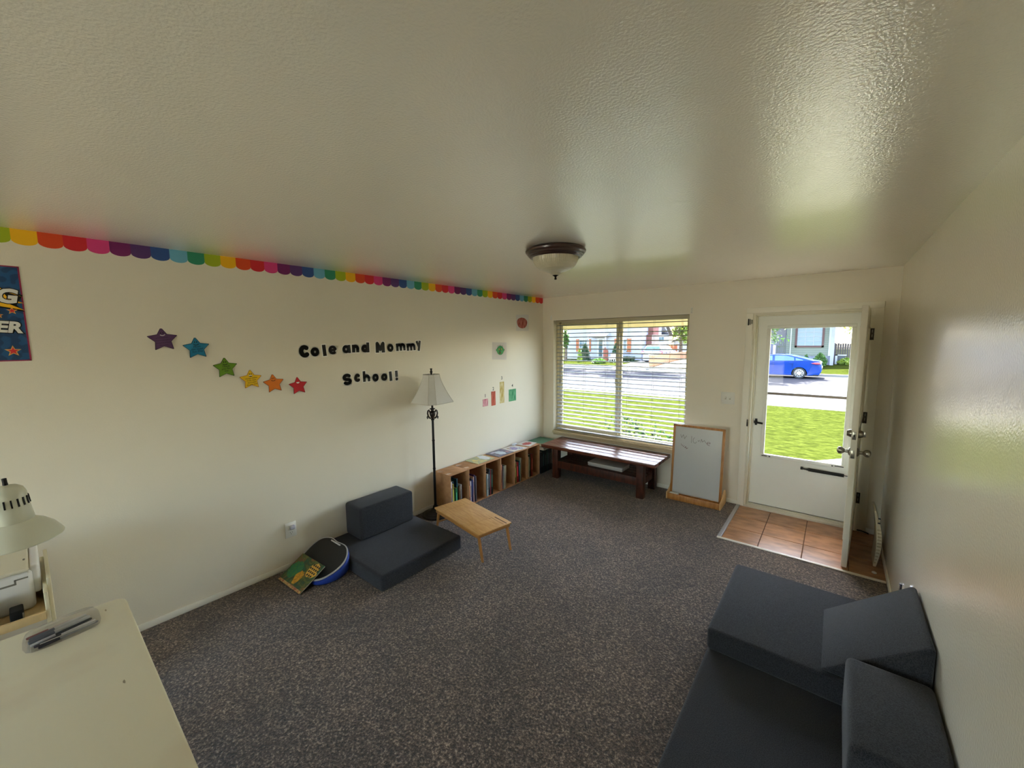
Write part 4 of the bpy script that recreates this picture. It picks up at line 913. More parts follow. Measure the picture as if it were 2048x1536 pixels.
def pen_obj(x0, y0, x1, y1, r, body, cap, cf, label, z=0):
    a, c = Vector((x0, y0, ZD + .0016 + r + z)), Vector((x1, y1, ZD + .0016 + r + z)); d = c - a
    o = thing('pen', label, 'pen', (x0, y0, ZD), 'pens in the clear pouch')
    b = MB(); b.tube([a + d * cf, a + d * .97, a + d], [r * .92, r * .92, r * .6], 10); obj('barrel', b, cmat(body), o)
    b = MB(); b.tube([a, a + d * .02, a + d * cf], [r * .75, r, r], 10); b.box(-.0012, .0012, 0, 1, 0, 1) if 0 else None; obj('cap', b, cmat(cap), o)
    return o
for P in ((1.112, -4.962, 1.085, -4.812, .0045, (206, 190, 186), (140, 84, 80), .36, 'pen with a dull red cap on the wall side of the clear pouch'),
          (1.138, -4.955, 1.100, -4.808, .0075, (204, 204, 200), (96, 102, 114), .42, 'fat marker with a blue grey cap in the clear pouch'),
          (1.156, -4.957, 1.122, -4.800, .0075, (196, 198, 194), (92, 98, 110), .40, 'second fat grey capped marker in the clear pouch'),
          (1.178, -4.952, 1.140, -4.796, .005, (60, 66, 74), (200, 202, 206), .38, 'dark slim pen in the middle of the clear pouch'),
          (1.196, -4.945, 1.162, -4.788, .005, (216, 216, 214), (60, 64, 76), .42, 'white pen with a dark cap in the clear pouch'),
          (1.214, -4.935, 1.180, -4.782, .0045, (150, 152, 154), (44, 46, 60), .34, 'thin silver pen on the room side of the clear pouch')): pen_obj(*P)
# architect lamp: only the head is in the photo, the arm runs back to a clamp on the desk edge
lm = thing('desk_lamp', 'white metal desk lamp with a slotted hood above the desk', 'lamp', (1.36, -5.36, .75))
HM = T((1.352, -4.938, 1.205)) @ R(3, 'X')
M_lampw = mat('lamp_enamel', (214, 216, 200), rough=.28)
b = MB(); b.lathe([(.100, .0), (.101, .003), (.096, .014), (.084, .036), (.066, .055), (.046, .068), (.0435, .07), (.0445, .074), (.042, .105), (.0395, .13), (.039, .16), (.034, .176), (.022, .186), (.008, .19), (0, .19)], HM, 48); b.lathe([(.098, .002), (.08, .036), (.04, .066), (.0, .1)], HM, 32)
obj('hood', b, M_lampw, lm, smooth=40)
b = MB()
for k in range(18): a = 2 * PI * k / 18 + .1; b.box(-.0018, .0018, -.0012, .0012, -.013, .013, M=HM @ T((.0412 * math.cos(a), .0412 * math.sin(a), .134)) @ R(math.degrees(a) + 90, 'Z') @ R(-3, 'X'))
obj('vent_slot', b, M_black, lm, smooth=0)
b = MB(); b.tube([HM @ Vector((0, 0, .188)), HM @ Vector((0, 0, .196))], .006, 10); b.tube([HM @ Vector((0, 0, .194)), HM @ Vector((0, 0, .212))], .0055, 10); obj('switch_knob', b, M_black, lm)
b = MB(); A0 = HM @ Vector((0, -.045, .12)); b.tube([A0, A0 + Vector((.0, -.09, .03)), A0 + Vector((0, -.1, .03))], .007, 8); e1 = A0 + Vector((0, -.1, .03)); e2 = Vector((1.36, -5.56, 1.5)); e3 = Vector((1.36, -5.36, .80))
for dx in (-.012, .012): b.tube([e1 + Vector((dx, 0, 0)), e2 + Vector((dx, 0, 0))], .005, 8); b.tube([e2 + Vector((dx, 0, 0)), e3 + Vector((dx, 0, 0))], .005, 8)
obj('arm', b, M_lampw, lm)
b = MB(); b.lathe([(0, .0), (.07, .0), (.07, .012), (.03, .02), (.012, .05), (0, .05)], T((1.36, -5.36, .7505)), 28); obj('base', b, M_lampw, lm)
# cart
M_birch = mat('pale_birch', (214, 186, 136), rough=.5, var=.05, vscale=12, stretch=(1, 6, 1))
M_birchp = mat('cart_paint', (216, 206, 174), rough=.5)
ct = thing('wooden_cart', 'pale wooden cart holding the white printer beside the wall', 'cart', (.35, -5.15, 0))
b = MB(); b.box(.10, .60, -4.912, -4.898, 0, .70, bev=.003); b.box(.10, .52, -4.898, -4.884, 0, .735, bev=.003); obj('side', b, M_birchp, ct)
b = MB(); b.box(.10, .60, -5.42, -5.402, 0, .70, bev=.003); obj('side', b, M_birchp, ct)
b = MB(); b.box(.10, .62, -5.402, -4.912, .582, .60, bev=.002); b.box(.604, .622, -5.402, -4.912, .582, .618, bev=.002); obj('shelf', b, M_birch, ct)
b = MB(); b.box(.10, .62, -5.402, -4.912, .25, .268, bev=.002); obj('shelf', b, M_birch, ct)
pr = thing('printer', 'white printer on the pale wooden cart by the wall', 'printer', (.33, -5.15, .6))
M_prn = mat('printer_white', (222, 220, 216), rough=.4)
b = MB(); b.box(.15, .50, -5.36, -4.937, .6005, .785, bev=.018, seg=4); b.box(.15, .47, -4.945, -4.9135, .66, .80, bev=.012, seg=3); obj('body', b, M_prn, pr)
b = MB(); b.box(.165, .503, -5.355, -4.943, .785, .803, bev=.012, seg=4); obj('lid', b, mat('printer_lid', (218, 212, 190), rough=.45), pr)
b = MB(); b.box(.499, .5015, -5.36, -4.99, .738, .746); b.box(.499, .5015, -4.992, -4.986, .738, .762); b.box(.499, .5015, -4.99, -4.95, .757, .763); b.box(.36, .38, -4.962, -4.955, .8025, .804); obj('seam', b, mat('printer_seam', (120, 116, 104), rough=.6), pr)
tb_ = thing('tape_dispenser', 'small black tape dispenser on the cart shelf in front of the printer', 'dispenser', (.56, -5.0, .6))
b = MB(); b.prism([(.515, .6005), (.597, .6005), (.597, .622), (.585, .648), (.53, .655), (.515, .64)], .04, frame((0, -4.975, 0), (1, 0, 0), (0, 0, 1)), bev=.005); obj('body', b, M_black, tb_)
b = MB(); b.box(.5965, .5995, -4.979, -4.974, .612, .64, bev=.001); obj('cutter', b, M_nickel, tb_)
b = MB(); b.box(.515, .60, -5.16, -5.055, .6005, .70, bev=.006); tag(obj('storage_tin', b, mat('dark_teal_tin', (20, 62, 70), rough=.4)), 'dark teal tin on the cart shelf at the photo edge', 'tin')

# ================================================================== OUTDOORS
GL, GS = -.45, -.60                                        # lawn and street level
def grass_mat(name, a, b_, c):
    m, nt, out = _nt(name); p = nd(nt, 'ShaderNodeBsdfPrincipled', Roughness=1.); p.inputs['Specular IOR Level'].default_value = 0
    tc = nd(nt, 'ShaderNodeTexCoord'); n = nd(nt, 'ShaderNodeTexNoise', Scale=5., Detail=9., Roughness=.75, Distortion=.3); r = nd(nt, 'ShaderNodeValToRGB'); e = r.color_ramp.elements
    e[0].position = .32; e[0].color = lin(a); e[1].position = .7; e[1].color = lin(c); k = e.new(.5); k.color = lin(b_)
    mp = nd(nt, 'ShaderNodeMapping'); mp.inputs['Scale'].default_value = (1, 1.6, 1)
    nt.links.new(tc.outputs['Object'], mp.inputs[0]); nt.links.new(mp.outputs[0], n.inputs['Vector']); nt.links.new(n.outputs[0], r.inputs[0]); nt.links.new(r.outputs[0], p.inputs['Base Color'])
    bp = nd(nt, 'ShaderNodeBump', Strength=.5, Distance=.05); nt.links.new(n.outputs[0], bp.inputs['Height']); nt.links.new(bp.outputs[0], p.inputs['Normal'])
    nt.links.new(p.outputs[0], out.inputs[0]); return m
M_grass = grass_mat('lawn_grass', *GRASS)
M_conc = mat('concrete', CONC, rough=1., spec=0, var=.06, vscale=3)
M_asph = mat('asphalt', ASPH, rough=1., spec=0, var=.08, vscale=2)
def ground(name, P, z0, z1, m, label):
    b = MB(); b.box(P[0], P[1], P[2], P[3], z0, z1); o = struct(name, b, m, label=label, smooth=0); return o
ground('ground_lawn', (-40, 40, .14, 11.0), -1.2, GL, M_grass, 'sunlit front lawn')
ground('ground_sidewalk', (-40, 40, 11.0, 12.6), -1.2, GL + .01, M_conc, 'concrete sidewalk along the street')
ground('ground_street', (-60, 60, 12.6, 26.6), -1.4, GS, M_asph, 'pale sunny street')
b = MB(); b.prism([(2.4, .14), (4.7, .14), (4.7, 4.83), (3.262, 3.113), (2.4, 2.085)], .86, T((0, 0, -1.0))); struct('ground_porch', b, M_conc, label='concrete walk outside the door', smooth=0)
b = MB(); b.box(-60, 60, 26.6, 26.9, -1.4, -.46, bev=.03); struct('trim_7', b, M_conc, label='far street kerb')
b = MB(); b.loft([[(-60, 26.9, -1.4), (60, 26.9, -1.4), (60, 26.9, -.47), (-60, 26.9, -.47)], [(-60, 33, -1.4), (60, 33, -1.4), (60, 33, -.22), (-60, 33, -.22)], [(-60, 80, -1.4), (60, 80, -1.4), (60, 80, -.1), (-60, 80, -.1)]])
struct('ground_yard', b, M_grass, label='lawns of the houses across the street', smooth=0)
b = MB(); b.loft([[(-11.2, 26.3, -1.), (-8.4, 26.3, -1.), (-8.4, 26.3, -.602), (-11.2, 26.3, -.602)], [(-11.2, 27.2, -1.), (-8.4, 27.2, -1.), (-8.4, 27.2, -.43), (-11.2, 27.2, -.43)], [(-11.2, 33, -1), (-8.4, 33, -1), (-8.4, 33, -.2), (-11.2, 33, -.2)], [(-11.2, 45, -1), (-8.4, 45, -1), (-8.4, 45, -.06), (-11.2, 45, -.06)]]); struct('ground_driveway', b, M_conc, label='pale driveway beside the white house', smooth=0)
b = MB(); b.loft([[(-8.1, 26.3, -1.), (-4.4, 26.3, -1.), (-4.4, 26.3, -.602), (-8.1, 26.3, -.602)], [(-8.1, 27.2, -1.), (-4.4, 27.2, -1.), (-4.4, 27.2, -.43), (-8.1, 27.2, -.43)], [(-8.1, 33, -1), (-4.4, 33, -1), (-4.4, 33, -.2), (-8.1, 33, -.2)], [(-8.1, 45, -1), (-4.4, 45, -1), (-4.4, 45, -.06), (-8.1, 45, -.06)]]); struct('ground_driveway', b, M_conc, label='pale driveway right of the board fence', smooth=0)
ground('ground_bounce_patio', (-12, 16, -30, YR - .14), -1.2, -.16, mat('bounce_patio', (134, 130, 120), rough=1., spec=0, var=.05, vscale=2), 'pale patio added behind the house to bounce light indoors')  # unseen reflector ground, added to lift the ceiling through the rear window
# our own eave over the window and door
M_soff = mat('soffit_board', (206, 188, 150), rough=.7)
b = MB(); b.prism([(.14, 2.17), (.95, 2.005), (.95, 2.20), (.14, 2.55)], 5.2, frame((-.9, 0, 0), (0, 1, 0), (0, 0, 1)))
for k in range(52): b.box(-.88 + .1 * k, -.874 + .1 * k, .955, .965, 2.01, 2.19)
b.box(-.9, 4.3, .95, .97, 2.0, 2.2); struct('trim_8', b, M_soff, label='eave over the window and front door', smooth=0)
b = MB(); b.box(-1.2, W + 1.2, YR - .8, .6, H + .14, H + .4); struct('roof', b, mat('roof_shingle', (90, 84, 78), rough=.9), label='house roof above the room', smooth=0)

# ---- siding
def siding_mat(name, col, sp, dark=.62):
    m, nt, out = _nt(name); p = nd(nt, 'ShaderNodeBsdfPrincipled', Roughness=.7); tc = nd(nt, 'ShaderNodeTexCoord'); sx = nd(nt, 'ShaderNodeSeparateXYZ')
    a = nd(nt, 'ShaderNodeMath', operation='DIVIDE'); a.inputs[1].default_value = sp; fr = nd(nt, 'ShaderNodeMath', operation='FRACT'); lt = nd(nt, 'ShaderNodeMath', operation='LESS_THAN'); lt.inputs[1].default_value = .14
    mx = nd(nt, 'ShaderNodeMix', data_type='RGBA'); c = lin(col); mx.inputs[6].default_value = c; mx.inputs[7].default_value = tuple(v * dark for v in c[:3]) + (1,)
    nt.links.new(tc.outputs['Object'], sx.inputs[0]); nt.links.new(sx.outputs[2], a.inputs[0]); nt.links.new(a.outputs[0], fr.inputs[0]); nt.links.new(fr.outputs[0], lt.inputs[0]); nt.links.new(lt.outputs[0], mx.inputs[0])
    nt.links.new(mx.outputs[2], p.inputs['Base Color']); bp = nd(nt, 'ShaderNodeBump', Strength=.6, Distance=.02); nt.links.new(fr.outputs[0], bp.inputs['Height']); nt.links.new(bp.outputs[0], p.inputs['Normal'])
    nt.links.new(p.outputs[0], out.inputs[0]); return m
M_hwhite = siding_mat('white_siding', HOUSEW, .2, .8)
M_hgrey = siding_mat('grey_siding', HOUSEG, .155, .6)
M_wtrim = mat('white_house_trim', (166, 164, 166), rough=.6)
M_wgl = mat('house_window_glass', (80, 96, 104), rough=.1, spec=.5)
M_shut = mat('orange_shutter', (150, 84, 48), rough=.6)
M_roof = mat('grey_shingle', (90, 86, 84), rough=.9, var=.1, vscale=4)
def brick_mat():
    m, nt, out = _nt('chimney_brick'); p = nd(nt, 'ShaderNodeBsdfPrincipled', Roughness=.85); tc = nd(nt, 'ShaderNodeTexCoord'); mp = nd(nt, 'ShaderNodeMapping'); mp.inputs['Rotation'].default_value = (PI / 2, 0, PI / 2)
    t = nd(nt, 'ShaderNodeTexBrick', Scale=4.5); t.inputs['Color1'].default_value = lin((112, 56, 48)); t.inputs['Color2'].default_value = lin((92, 44, 38)); t.inputs['Mortar'].default_value = lin((120, 106, 98))
    nt.links.new(tc.outputs['Object'], mp.inputs[0]); nt.links.new(mp.outputs[0], t.inputs['Vector']); nt.links.new(t.outputs[0], p.inputs['Base Color']); nt.links.new(p.outputs[0], out.inputs[0]); return m
M_brick = brick_mat()
hw = thing('house', 'white sided house with orange shutters and a brick chimney across the street', 'house', (-15.4, 36, -.5))
X0, X1, Y0_, Y1_ = -19.6, -11.28, 33., 41.
b = MB(); b.box(X0, X1, Y0_, Y1_, -.6, 2.3); b.box(X0, X1, Y0_, 38.5, 2.3, 3.5); b.prism([(Y0_, 3.5), (38.5, 3.5), (Y1_, 2.3), (36.6, 5.6)][:2] + [(Y1_, 2.3), (36.6, 5.6)], X1 - X0, frame((X0, 0, 0), (0, 1, 0), (0, 0, 1))); obj('wall', b, M_hwhite, hw, smooth=0)
b = MB(); b.box(X0 - .02, X1 + .02, Y0_ - .03, Y1_, -.6, -.2); obj('foundation', b, M_conc, hw, smooth=0)
b = MB()
for (ya, za, yb, zb) in ((32.6, 3.4, 36.6, 5.65), (41.4, 2.1, 36.6, 5.65)):
    b.loft([[(x, ya, za), (x, yb, zb), (x, yb, zb + .12), (x, ya, za + .12)] for x in (X0 - .3, X1 + .3)])
obj('roof', b, M_roof, hw, smooth=0)
b = MB(); b.box(X1, X1 + .55, 34.15, 36.2, -.5, 2.25); b.box(X1, X1 + .5, 34.6, 36.2, 2.25, 6.4); b.box(X1 - .04, X1 + .55, 34.55, 36.25, 6.4, 6.55); obj('chimney', b, M_brick, hw, smooth=0)
def house_window(par, x0, x1, z0, z1, y, cols, rows, fr=M_wtrim, fw=.07, glass=None, axis='y'):
    b = MB()
    def bx(a0, a1, d0, d1, c0, c1):
        if axis == 'y': b.box(a0, a1, y + d0, y + d1, c0, c1)
        else: b.box(y - d1, y - d0, a0, a1, c0, c1)
    bx(x0, x0 + fw, -.05, .05, z0, z1); bx(x1 - fw, x1, -.05, .05, z0, z1); bx(x0, x1, -.05, .05, z0, z0 + fw); bx(x0, x1, -.05, .05, z1 - fw, z1)
    w = obj('window', b, fr, par, smooth=0)
    b = MB(); bx(x0 + fw, x1 - fw, -.012, .0, z0 + fw, z1 - fw); obj('pane', b, glass or M_wgl, w, smooth=0)
    b = MB()
    for i in range(1, cols): xx = x0 + fw + (x1 - x0 - 2 * fw) * i / cols; bx(xx - .015, xx + .015, -.03, -.012, z0 + fw, z1 - fw)
    for i in range(1, rows): zz = z0 + fw + (z1 - z0 - 2 * fw) * i / rows; bx(x0 + fw, x1 - fw, -.029, -.012, zz - .015, zz + .015)
    if cols > 1 or rows > 1: obj('glazing_bar', b, fr if fr is M_wtrim else M_bar, w, smooth=0)
    return w
M_bar = mat('grey_glazing_bar', (140, 138, 146), rough=.6)
house_window(hw, -18.1, -17.09, .62, 1.87, 33, 3, 4); house_window(hw, -13.5, -12.74, .62, 1.87, 33, 2, 3)
for (a, c) in ((-18.45, -18.12), (-17.06, -16.7), (-14.07, -13.55), (-12.72, -12.33)):
    b = MB(); b.box(a, c, 32.94, 33, .58, 1.9)
    for k in range(10): b.box(a + .05, c - .05, 32.925, 32.95, .65 + .12 * k, .72 + .12 * k)
    obj('shutter', b, M_shut, hw, smooth=0)
house_window(hw, 36.6, 39.3, 1.5, 2.1, X1, 3, 1, axis='x')
b = MB(); b.box(-15.95, -15.15, 32.9, 33, -.2, 2.0); dr_ = obj('door', b, M_wtrim, hw, smooth=0)
b = MB(); b.box(-15.74, -15.36, 32.88, 32.905, .1, 1.82); obj('pane', b, mat('dark_door_glass', (70, 84, 88), rough=.15), dr_, smooth=0)
b = MB(); b.box(-16.6, -14.6, 32.1, 33, 2.12, 2.2); b.prism([(32.1, 2.2), (33, 2.2), (33, 2.55)], 2., frame((-16.6, 0, 0), (0, 1, 0), (0, 0, 1))); obj('door_canopy', b, M_wtrim, hw, smooth=0)
for x in (-16.55, -14.65): b = MB(); b.box(x - .05, x + .05, 32.12, 32.22, -.3, 2.12); obj('canopy_post', b, M_wtrim, hw, smooth=0)
b = MB(); b.box(-16.5, -14.6, 32.4, 33, -.5, -.12); b.box(-16.3, -14.9, 32.12, 32.4, -.5, -.28); obj('step', b, M_conc, hw, smooth=0)
b = MB(); b.prism([(-14.70, -.27), (-14.2, -.27), (-14.2, .72), (-14.5, 1.06), (-14.70, .9)], .12, frame((0, 31.9, 0), (1, 0, 0), (0, 0, 1)), bev=.01)
tag(obj('porch_screen', b, mat('rust_board', (120, 58, 42), rough=.7), smooth=0), 'rust red pointed board standing by the white house door', 'screen')

hg = thing('house', 'grey green sided house with a brown framed window behind the blue sedan', 'house', (1.6, 35, -.4))
b = MB(); b.box(.24, 3.0, 33, 40, .45, 3.6); obj('wall', b, M_hgrey, hg, smooth=0)
b = MB(); b.box(.26, 2.98, 33.03, 40, -.5, .46); obj('foundation', b, mat('grey_foundation', (112, 112, 126), rough=.9, var=.1, vscale=3), hg, smooth=0)
b = MB(); b.box(.5, .56, 32.97, 33.02, .45, 3.6); b.box(2.86, 3.0, 32.97, 33.02, .45, 3.6); obj('corner_board', b, mat('grey_trim', (170, 174, 176), rough=.6), hg, smooth=0)
b = MB(); b.box(2.99, 3.2, 32.85, 33.05, -.4, 3.7); obj('column', b, mat('lavender_white', (140, 138, 158), rough=.6), hg, smooth=0)
b = MB(); b.prism([(-1.6, 3.6), (3.5, 3.6), (1.0, 5.6)], 8, frame((0, 40.3, 0), (1, 0, 0), (0, 0, 1))); obj('roof', b, M_roof, hg, smooth=0)
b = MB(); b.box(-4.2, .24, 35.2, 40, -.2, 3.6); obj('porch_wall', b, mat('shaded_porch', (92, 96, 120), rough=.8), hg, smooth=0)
b = MB(); b.box(-4.2, .24, 32.6, 35.2, -.5, .35); obj('porch_floor', b, mat('porch_white', (150, 146, 150), rough=.7), hg, smooth=0)
house_window(hg, .80, 2.58, 1.08, 2.72, 33, 3, 4, mat('brown_window_frame', (70, 38, 36), rough=.6), .135, mat('sky_glass', (110, 124, 132), rough=.2, spec=.3))
pk = thing('picket_railing', 'dark picket railing at the porch of the grey green house', 'railing', (0, 32.5, .3))
for k, (x, t) in enumerate(((-.28, 1.3), (-.14, 1.55), (-.02, 1.78), (.11, 1.6), (.22, 1.42))):
    b = MB(); b.box(x - .035, x + .035, 32.47, 32.53, .3, t); obj('picket', b, mat('weathered_board', (70, 76, 70), rough=.9), pk, smooth=0)
b = MB(); b.box(-.34, .27, 32.53, 32.57, .5, .6); b.box(-.34, .27, 32.53, 32.57, 1.1, 1.2); obj('rail', b, mat('weathered_rail', (84, 88, 82), rough=.9), pk, smooth=0)
b = MB(); b.box(-.52, -.38, 32.3, 32.5, -.3, 1.25); tag(obj('porch_post', b, mat('pale_post', (206, 204, 200), rough=.7), smooth=0), 'short pale post at the porch corner left of the dark pickets', 'post')
b = MB(); b.box(.95, 2.43, 32.99, 33.0, 1.21, 1.5); o_ = obj('lower_sash', b, mat('brown_sash_glass', (74, 62, 54), rough=.3, col2=(96, 88, 80), cscale=3.), hg, smooth=0)
def board_fence(name, label, p0, p1, z0, z1, top0, top1, m, n, wav=0.):
    o = thing(name, label, 'fence', (p0[0], p0[1], z0)); d = Vector((p1[0] - p0[0], p1[1] - p0[1], 0)); L = d.length; u = d / L
    rnd = random.Random(n)
    b = MB()
    for k in range(n):
        a = L * k / n; c = L * (k + 1) / n - .012; f = (k + .5) / n
        zb = z0 + (z1 - z0) * f; zt = top0 + (top1 - top0) * f + wav * rnd.uniform(-1, 1)
        M_ = frame((p0[0], p0[1], 0), u, (0, 0, 1))
        b.box(a, c, zb, zt, -.012 + rnd.uniform(0, .006), .012, M=M_)
    obj('boards', b, m, o, smooth=0)
    b = MB(); M_ = frame((p0[0], p0[1], 0), u, (0, 0, 1))
    for f in (.25, .75): b.loft([[tuple(M_ @ Vector((t, zz + dz, w))) for dz, w in ((0, -.05), (.08, -.05), (.08, -.012), (0, -.012))] for t, zz in ((0, z0 + (top0 - z0) * f), (L, z1 + (top1 - z1) * f))])
    obj('rail', b, m, o, smooth=0)
    for f in (0, .5, 1): b = MB(); q = Vector((p0[0], p0[1], 0)) + d * f; zb = z0 + (z1 - z0) * f; zt = top0 + (top1 - top0) * f; b.box(q.x - .05, q.x + .05, q.y - .05, q.y + .05, zb, zt + .04); obj('post', b, m, o, smooth=0)
    return o
board_fence('board_fence', 'honey coloured board fence running back along the driveway', (-8.3, 27.1), (-8.3, 37), -.44, -.12, .50, .56, mat('new_cedar', (160, 112, 80), rough=.8, var=.1, vscale=2), 66)
board_fence('board_fence', 'small orange board fence between the white house and the garage', (-11.0, 39.6), (-10.0, 39.6), -.1, -.1, 1.22, 1.22, mat('orange_cedar', (150, 78, 40), rough=.8), 12)
board_fence('board_fence', 'weathered dark board fence to the side of the grey green house', (3.22, 35), (7.2, 35), -.25, -.25, 1.36, 1.36, mat('dark_weathered', (74, 66, 64), rough=.9, var=.2, vscale=3), 28, .04)
ga = thing('garage', 'white gabled garage behind the board fence', 'garage', (-9.6, 47, -.2))
b = MB(); b.prism([(-12.0, -.3), (-6.4, -.3), (-6.4, 1.5), (-9.2, 2.95), (-12.0, 1.5)], 6, frame((0, 51, 0), (1, 0, 0), (0, 0, 1))); obj('wall', b, siding_mat('garage_siding', (160, 158, 164), .2, .85), ga, smooth=0)
b = MB()
for s in (-1, 1): b.loft([[(-9.2 + s * 3.05, y, 1.38), (-9.2, y, 2.97), (-9.2, y, 3.07), (-9.2 + s * 3.05, y, 1.48)] for y in (44.7, 51.2)])
obj('roof', b, M_roof, ga, smooth=0)
ut = thing('utility_box', 'small white utility box by the dark board fence', 'utility box', (3.5, 34.2, -.25))
b = MB(); b.box(3.28, 3.42, 34.2, 34.5, -.25, .5); b.box(3.28, 3.95, 34.2, 34.5, .44, .5); obj('frame', b, M_wtrim, ut, smooth=0)
b = MB(); b.box(3.46, 3.9, 34.22, 34.5, -.25, .43); obj('panel', b, mat('utility_dark', (58, 60, 66), rough=.6), ut, smooth=0)

# ---- plants
def leaf_mesh(name, gen, m, par, n, size, seed):
    rnd = random.Random(seed); vs = []; fs = []; off = world_loc(par)
    for k in range(n):
        p = gen(rnd) - off
        a = Vector((rnd.gauss(0, 1), rnd.gauss(0, 1), rnd.gauss(0, 1))).normalized(); c = a.orthogonal().normalized(); q = a.cross(c); s = size * rnd.uniform(.6, 1.3)
        t = rnd.uniform(0, 2 * PI); u = c * math.cos(t) + q * math.sin(t); w = a.cross(u); i = len(vs)
        vs += [tuple(p - u * s), tuple(p + w * s * .45), tuple(p + u * s), tuple(p - w * s * .45)]; fs.append((i, i + 1, i + 2, i + 3))
    me = bpy.data.meshes.new(name); me.from_pydata(vs, [], fs); me.update(); me.materials.append(m)
    o = bpy.data.objects.new(name, me); COL.objects.link(o); o.parent = par; return o
def leaf_mat(name, c1, c2):
    m, nt, out = _nt(name); p = nd(nt, 'ShaderNodeBsdfPrincipled', Roughness=.6); tr = nd(nt, 'ShaderNodeBsdfTranslucent'); ms = nd(nt, 'ShaderNodeMixShader'); ms.inputs[0].default_value = .35
    tc = nd(nt, 'ShaderNodeTexCoord'); n = nd(nt, 'ShaderNodeTexNoise', Scale=3., Detail=5.); r = nd(nt, 'ShaderNodeValToRGB'); e = r.color_ramp.elements; e[0].position = .35; e[1].position = .65; e[0].color = lin(c1); e[1].color = lin(c2)
    nt.links.new(tc.outputs['Object'], n.inputs['Vector']); nt.links.new(n.outputs[0], r.inputs[0]); nt.links.new(r.outputs[0], p.inputs['Base Color']); nt.links.new(r.outputs[0], tr.inputs[0])
    nt.links.new(p.outputs[0], ms.inputs[1]); nt.links.new(tr.outputs[0], ms.inputs[2]); nt.links.new(ms.outputs[0], out.inputs[0]); return m
M_leafy = leaf_mat('sunny_leaf', (80, 104, 26), (128, 146, 44)); M_leafg = leaf_mat('green_leaf', (44, 78, 28), (76, 112, 38)); M_leafd = leaf_mat('evergreen_leaf', (26, 52, 34), (44, 74, 42)); M_bark = mat('bark', (92, 76, 62), rough=.95, bump=.6, bscale=14)
def blob(cx, cy, cz, rx, ry, rz, clumps=26, seed=1):
    rnd = random.Random(seed); C_ = []
    for k in range(clumps):
        v = Vector((rnd.gauss(0, 1), rnd.gauss(0, 1), rnd.gauss(0, 1))).normalized() * rnd.uniform(.35, .95); C_.append((Vector((cx + v.x * rx, cy + v.y * ry, cz + v.z * rz)), rnd.uniform(.16, .32) * min(rx, ry, rz)))
    def g(r_):
        c, q = r_.choice(C_); return c + Vector((r_.gauss(0, q), r_.gauss(0, q), r_.gauss(0, q * .8)))
    return g
def tree(label, x, y, z0, zc, rx, rz, n, size, m, seed, group='trees across the street', trunk=.16, name='tree'):
    o = thing(name, label, 'tree', (x, y, z0), group)
    b = MB(); b.tube([(x, y, z0), (x + .05, y, z0 + (zc - z0) * .4), (x - .03, y + .05, zc), (x, y, zc + rz * .5)], [trunk * 1.25, trunk, trunk * .7, trunk * .3], 10)
    rnd = random.Random(seed)
    for k in range(5): a = 2 * PI * k / 5 + rnd.random(); b.tube([(x, y, zc - rz * .5), (x + rx * .4 * math.cos(a), y + rx * .4 * math.sin(a), zc), (x + rx * .75 * math.cos(a), y + rx * .75 * math.sin(a), zc + rz * .3)], [trunk * .6, trunk * .4, trunk * .15], 7)
    obj('trunk', b, M_bark, o); leaf_mesh('foliage', blob(x, y, zc, rx, rx, rz, 30, seed), m, o, n, size, seed); return o
tree('bushy sunlit tree between the white house and the garage', -10.3, 41.9, -.2, 3.05, 1.3, 1.9, 3800, .14, M_leafy, 11)
tree('tall tree behind the garage', -7.0, 56, -.2, 5.4, 3.2, 3.0, 3600, .2, M_leafg, 12)
tree('leafy tree hanging over the porch of the grey green house', -.88, 29.8, -.36, 2.86, 1.4, 1.3, 3400, .11, M_leafg, 13)
tree('yellow green tree above the dark board fence', 4.55, 30.4, -.36, 3.05, 1.05, 1.2, 2400, .1, M_leafy, 14)
tree('narrow hedge tree at the far end of the white house', -18.95, 31.6, -.34, 1.8, .3, 1.2, 1400, .12, M_leafg, 15)
for k, (x, y, cx_, cy_, rr, lb) in enumerate(((-18.6, 25.2, -16.2, 24.6, 3.6, 'tall street tree at the kerb before the white house'), (-3.4, 26.2, -9.2, 25.0, 4.2, 'leaning street tree whose boughs reach over the driveway'), (-2.2, 26.3, -1.6, 25.8, 3.2, 'street tree standing at the kerb left of the blue sedan'))):
    o = thing('tree', lb, 'tree', (x, y, -.5), 'trees across the street')
    b = MB(); b.tube([(x, y, -.5), (x, y, 2.2), (x + (cx_ - x) * .3, y + (cy_ - y) * .3, 4.2), (x + (cx_ - x) * .75, y + (cy_ - y) * .75, 5.6), (cx_, cy_, 6.2)], [.24, .2, .16, .11, .05], 10)
    rnd = random.Random(k)
    for q in range(5): a = 2 * PI * q / 5 + rnd.random(); b.tube([(x + (cx_ - x) * .6, y + (cy_ - y) * .6, 5.1), (cx_ + rr * .7 * math.cos(a), cy_ + rr * .5 * math.sin(a), 6.3 + rnd.uniform(-.5, .7))], [.08, .02], 7)
    obj('trunk', b, M_bark, o); leaf_mesh('foliage', blob(cx_, cy_, 6.2, rr * 1.1, rr, 1.3, 34, 40 + k), M_leafg, o, 6500, .2, 50 + k)
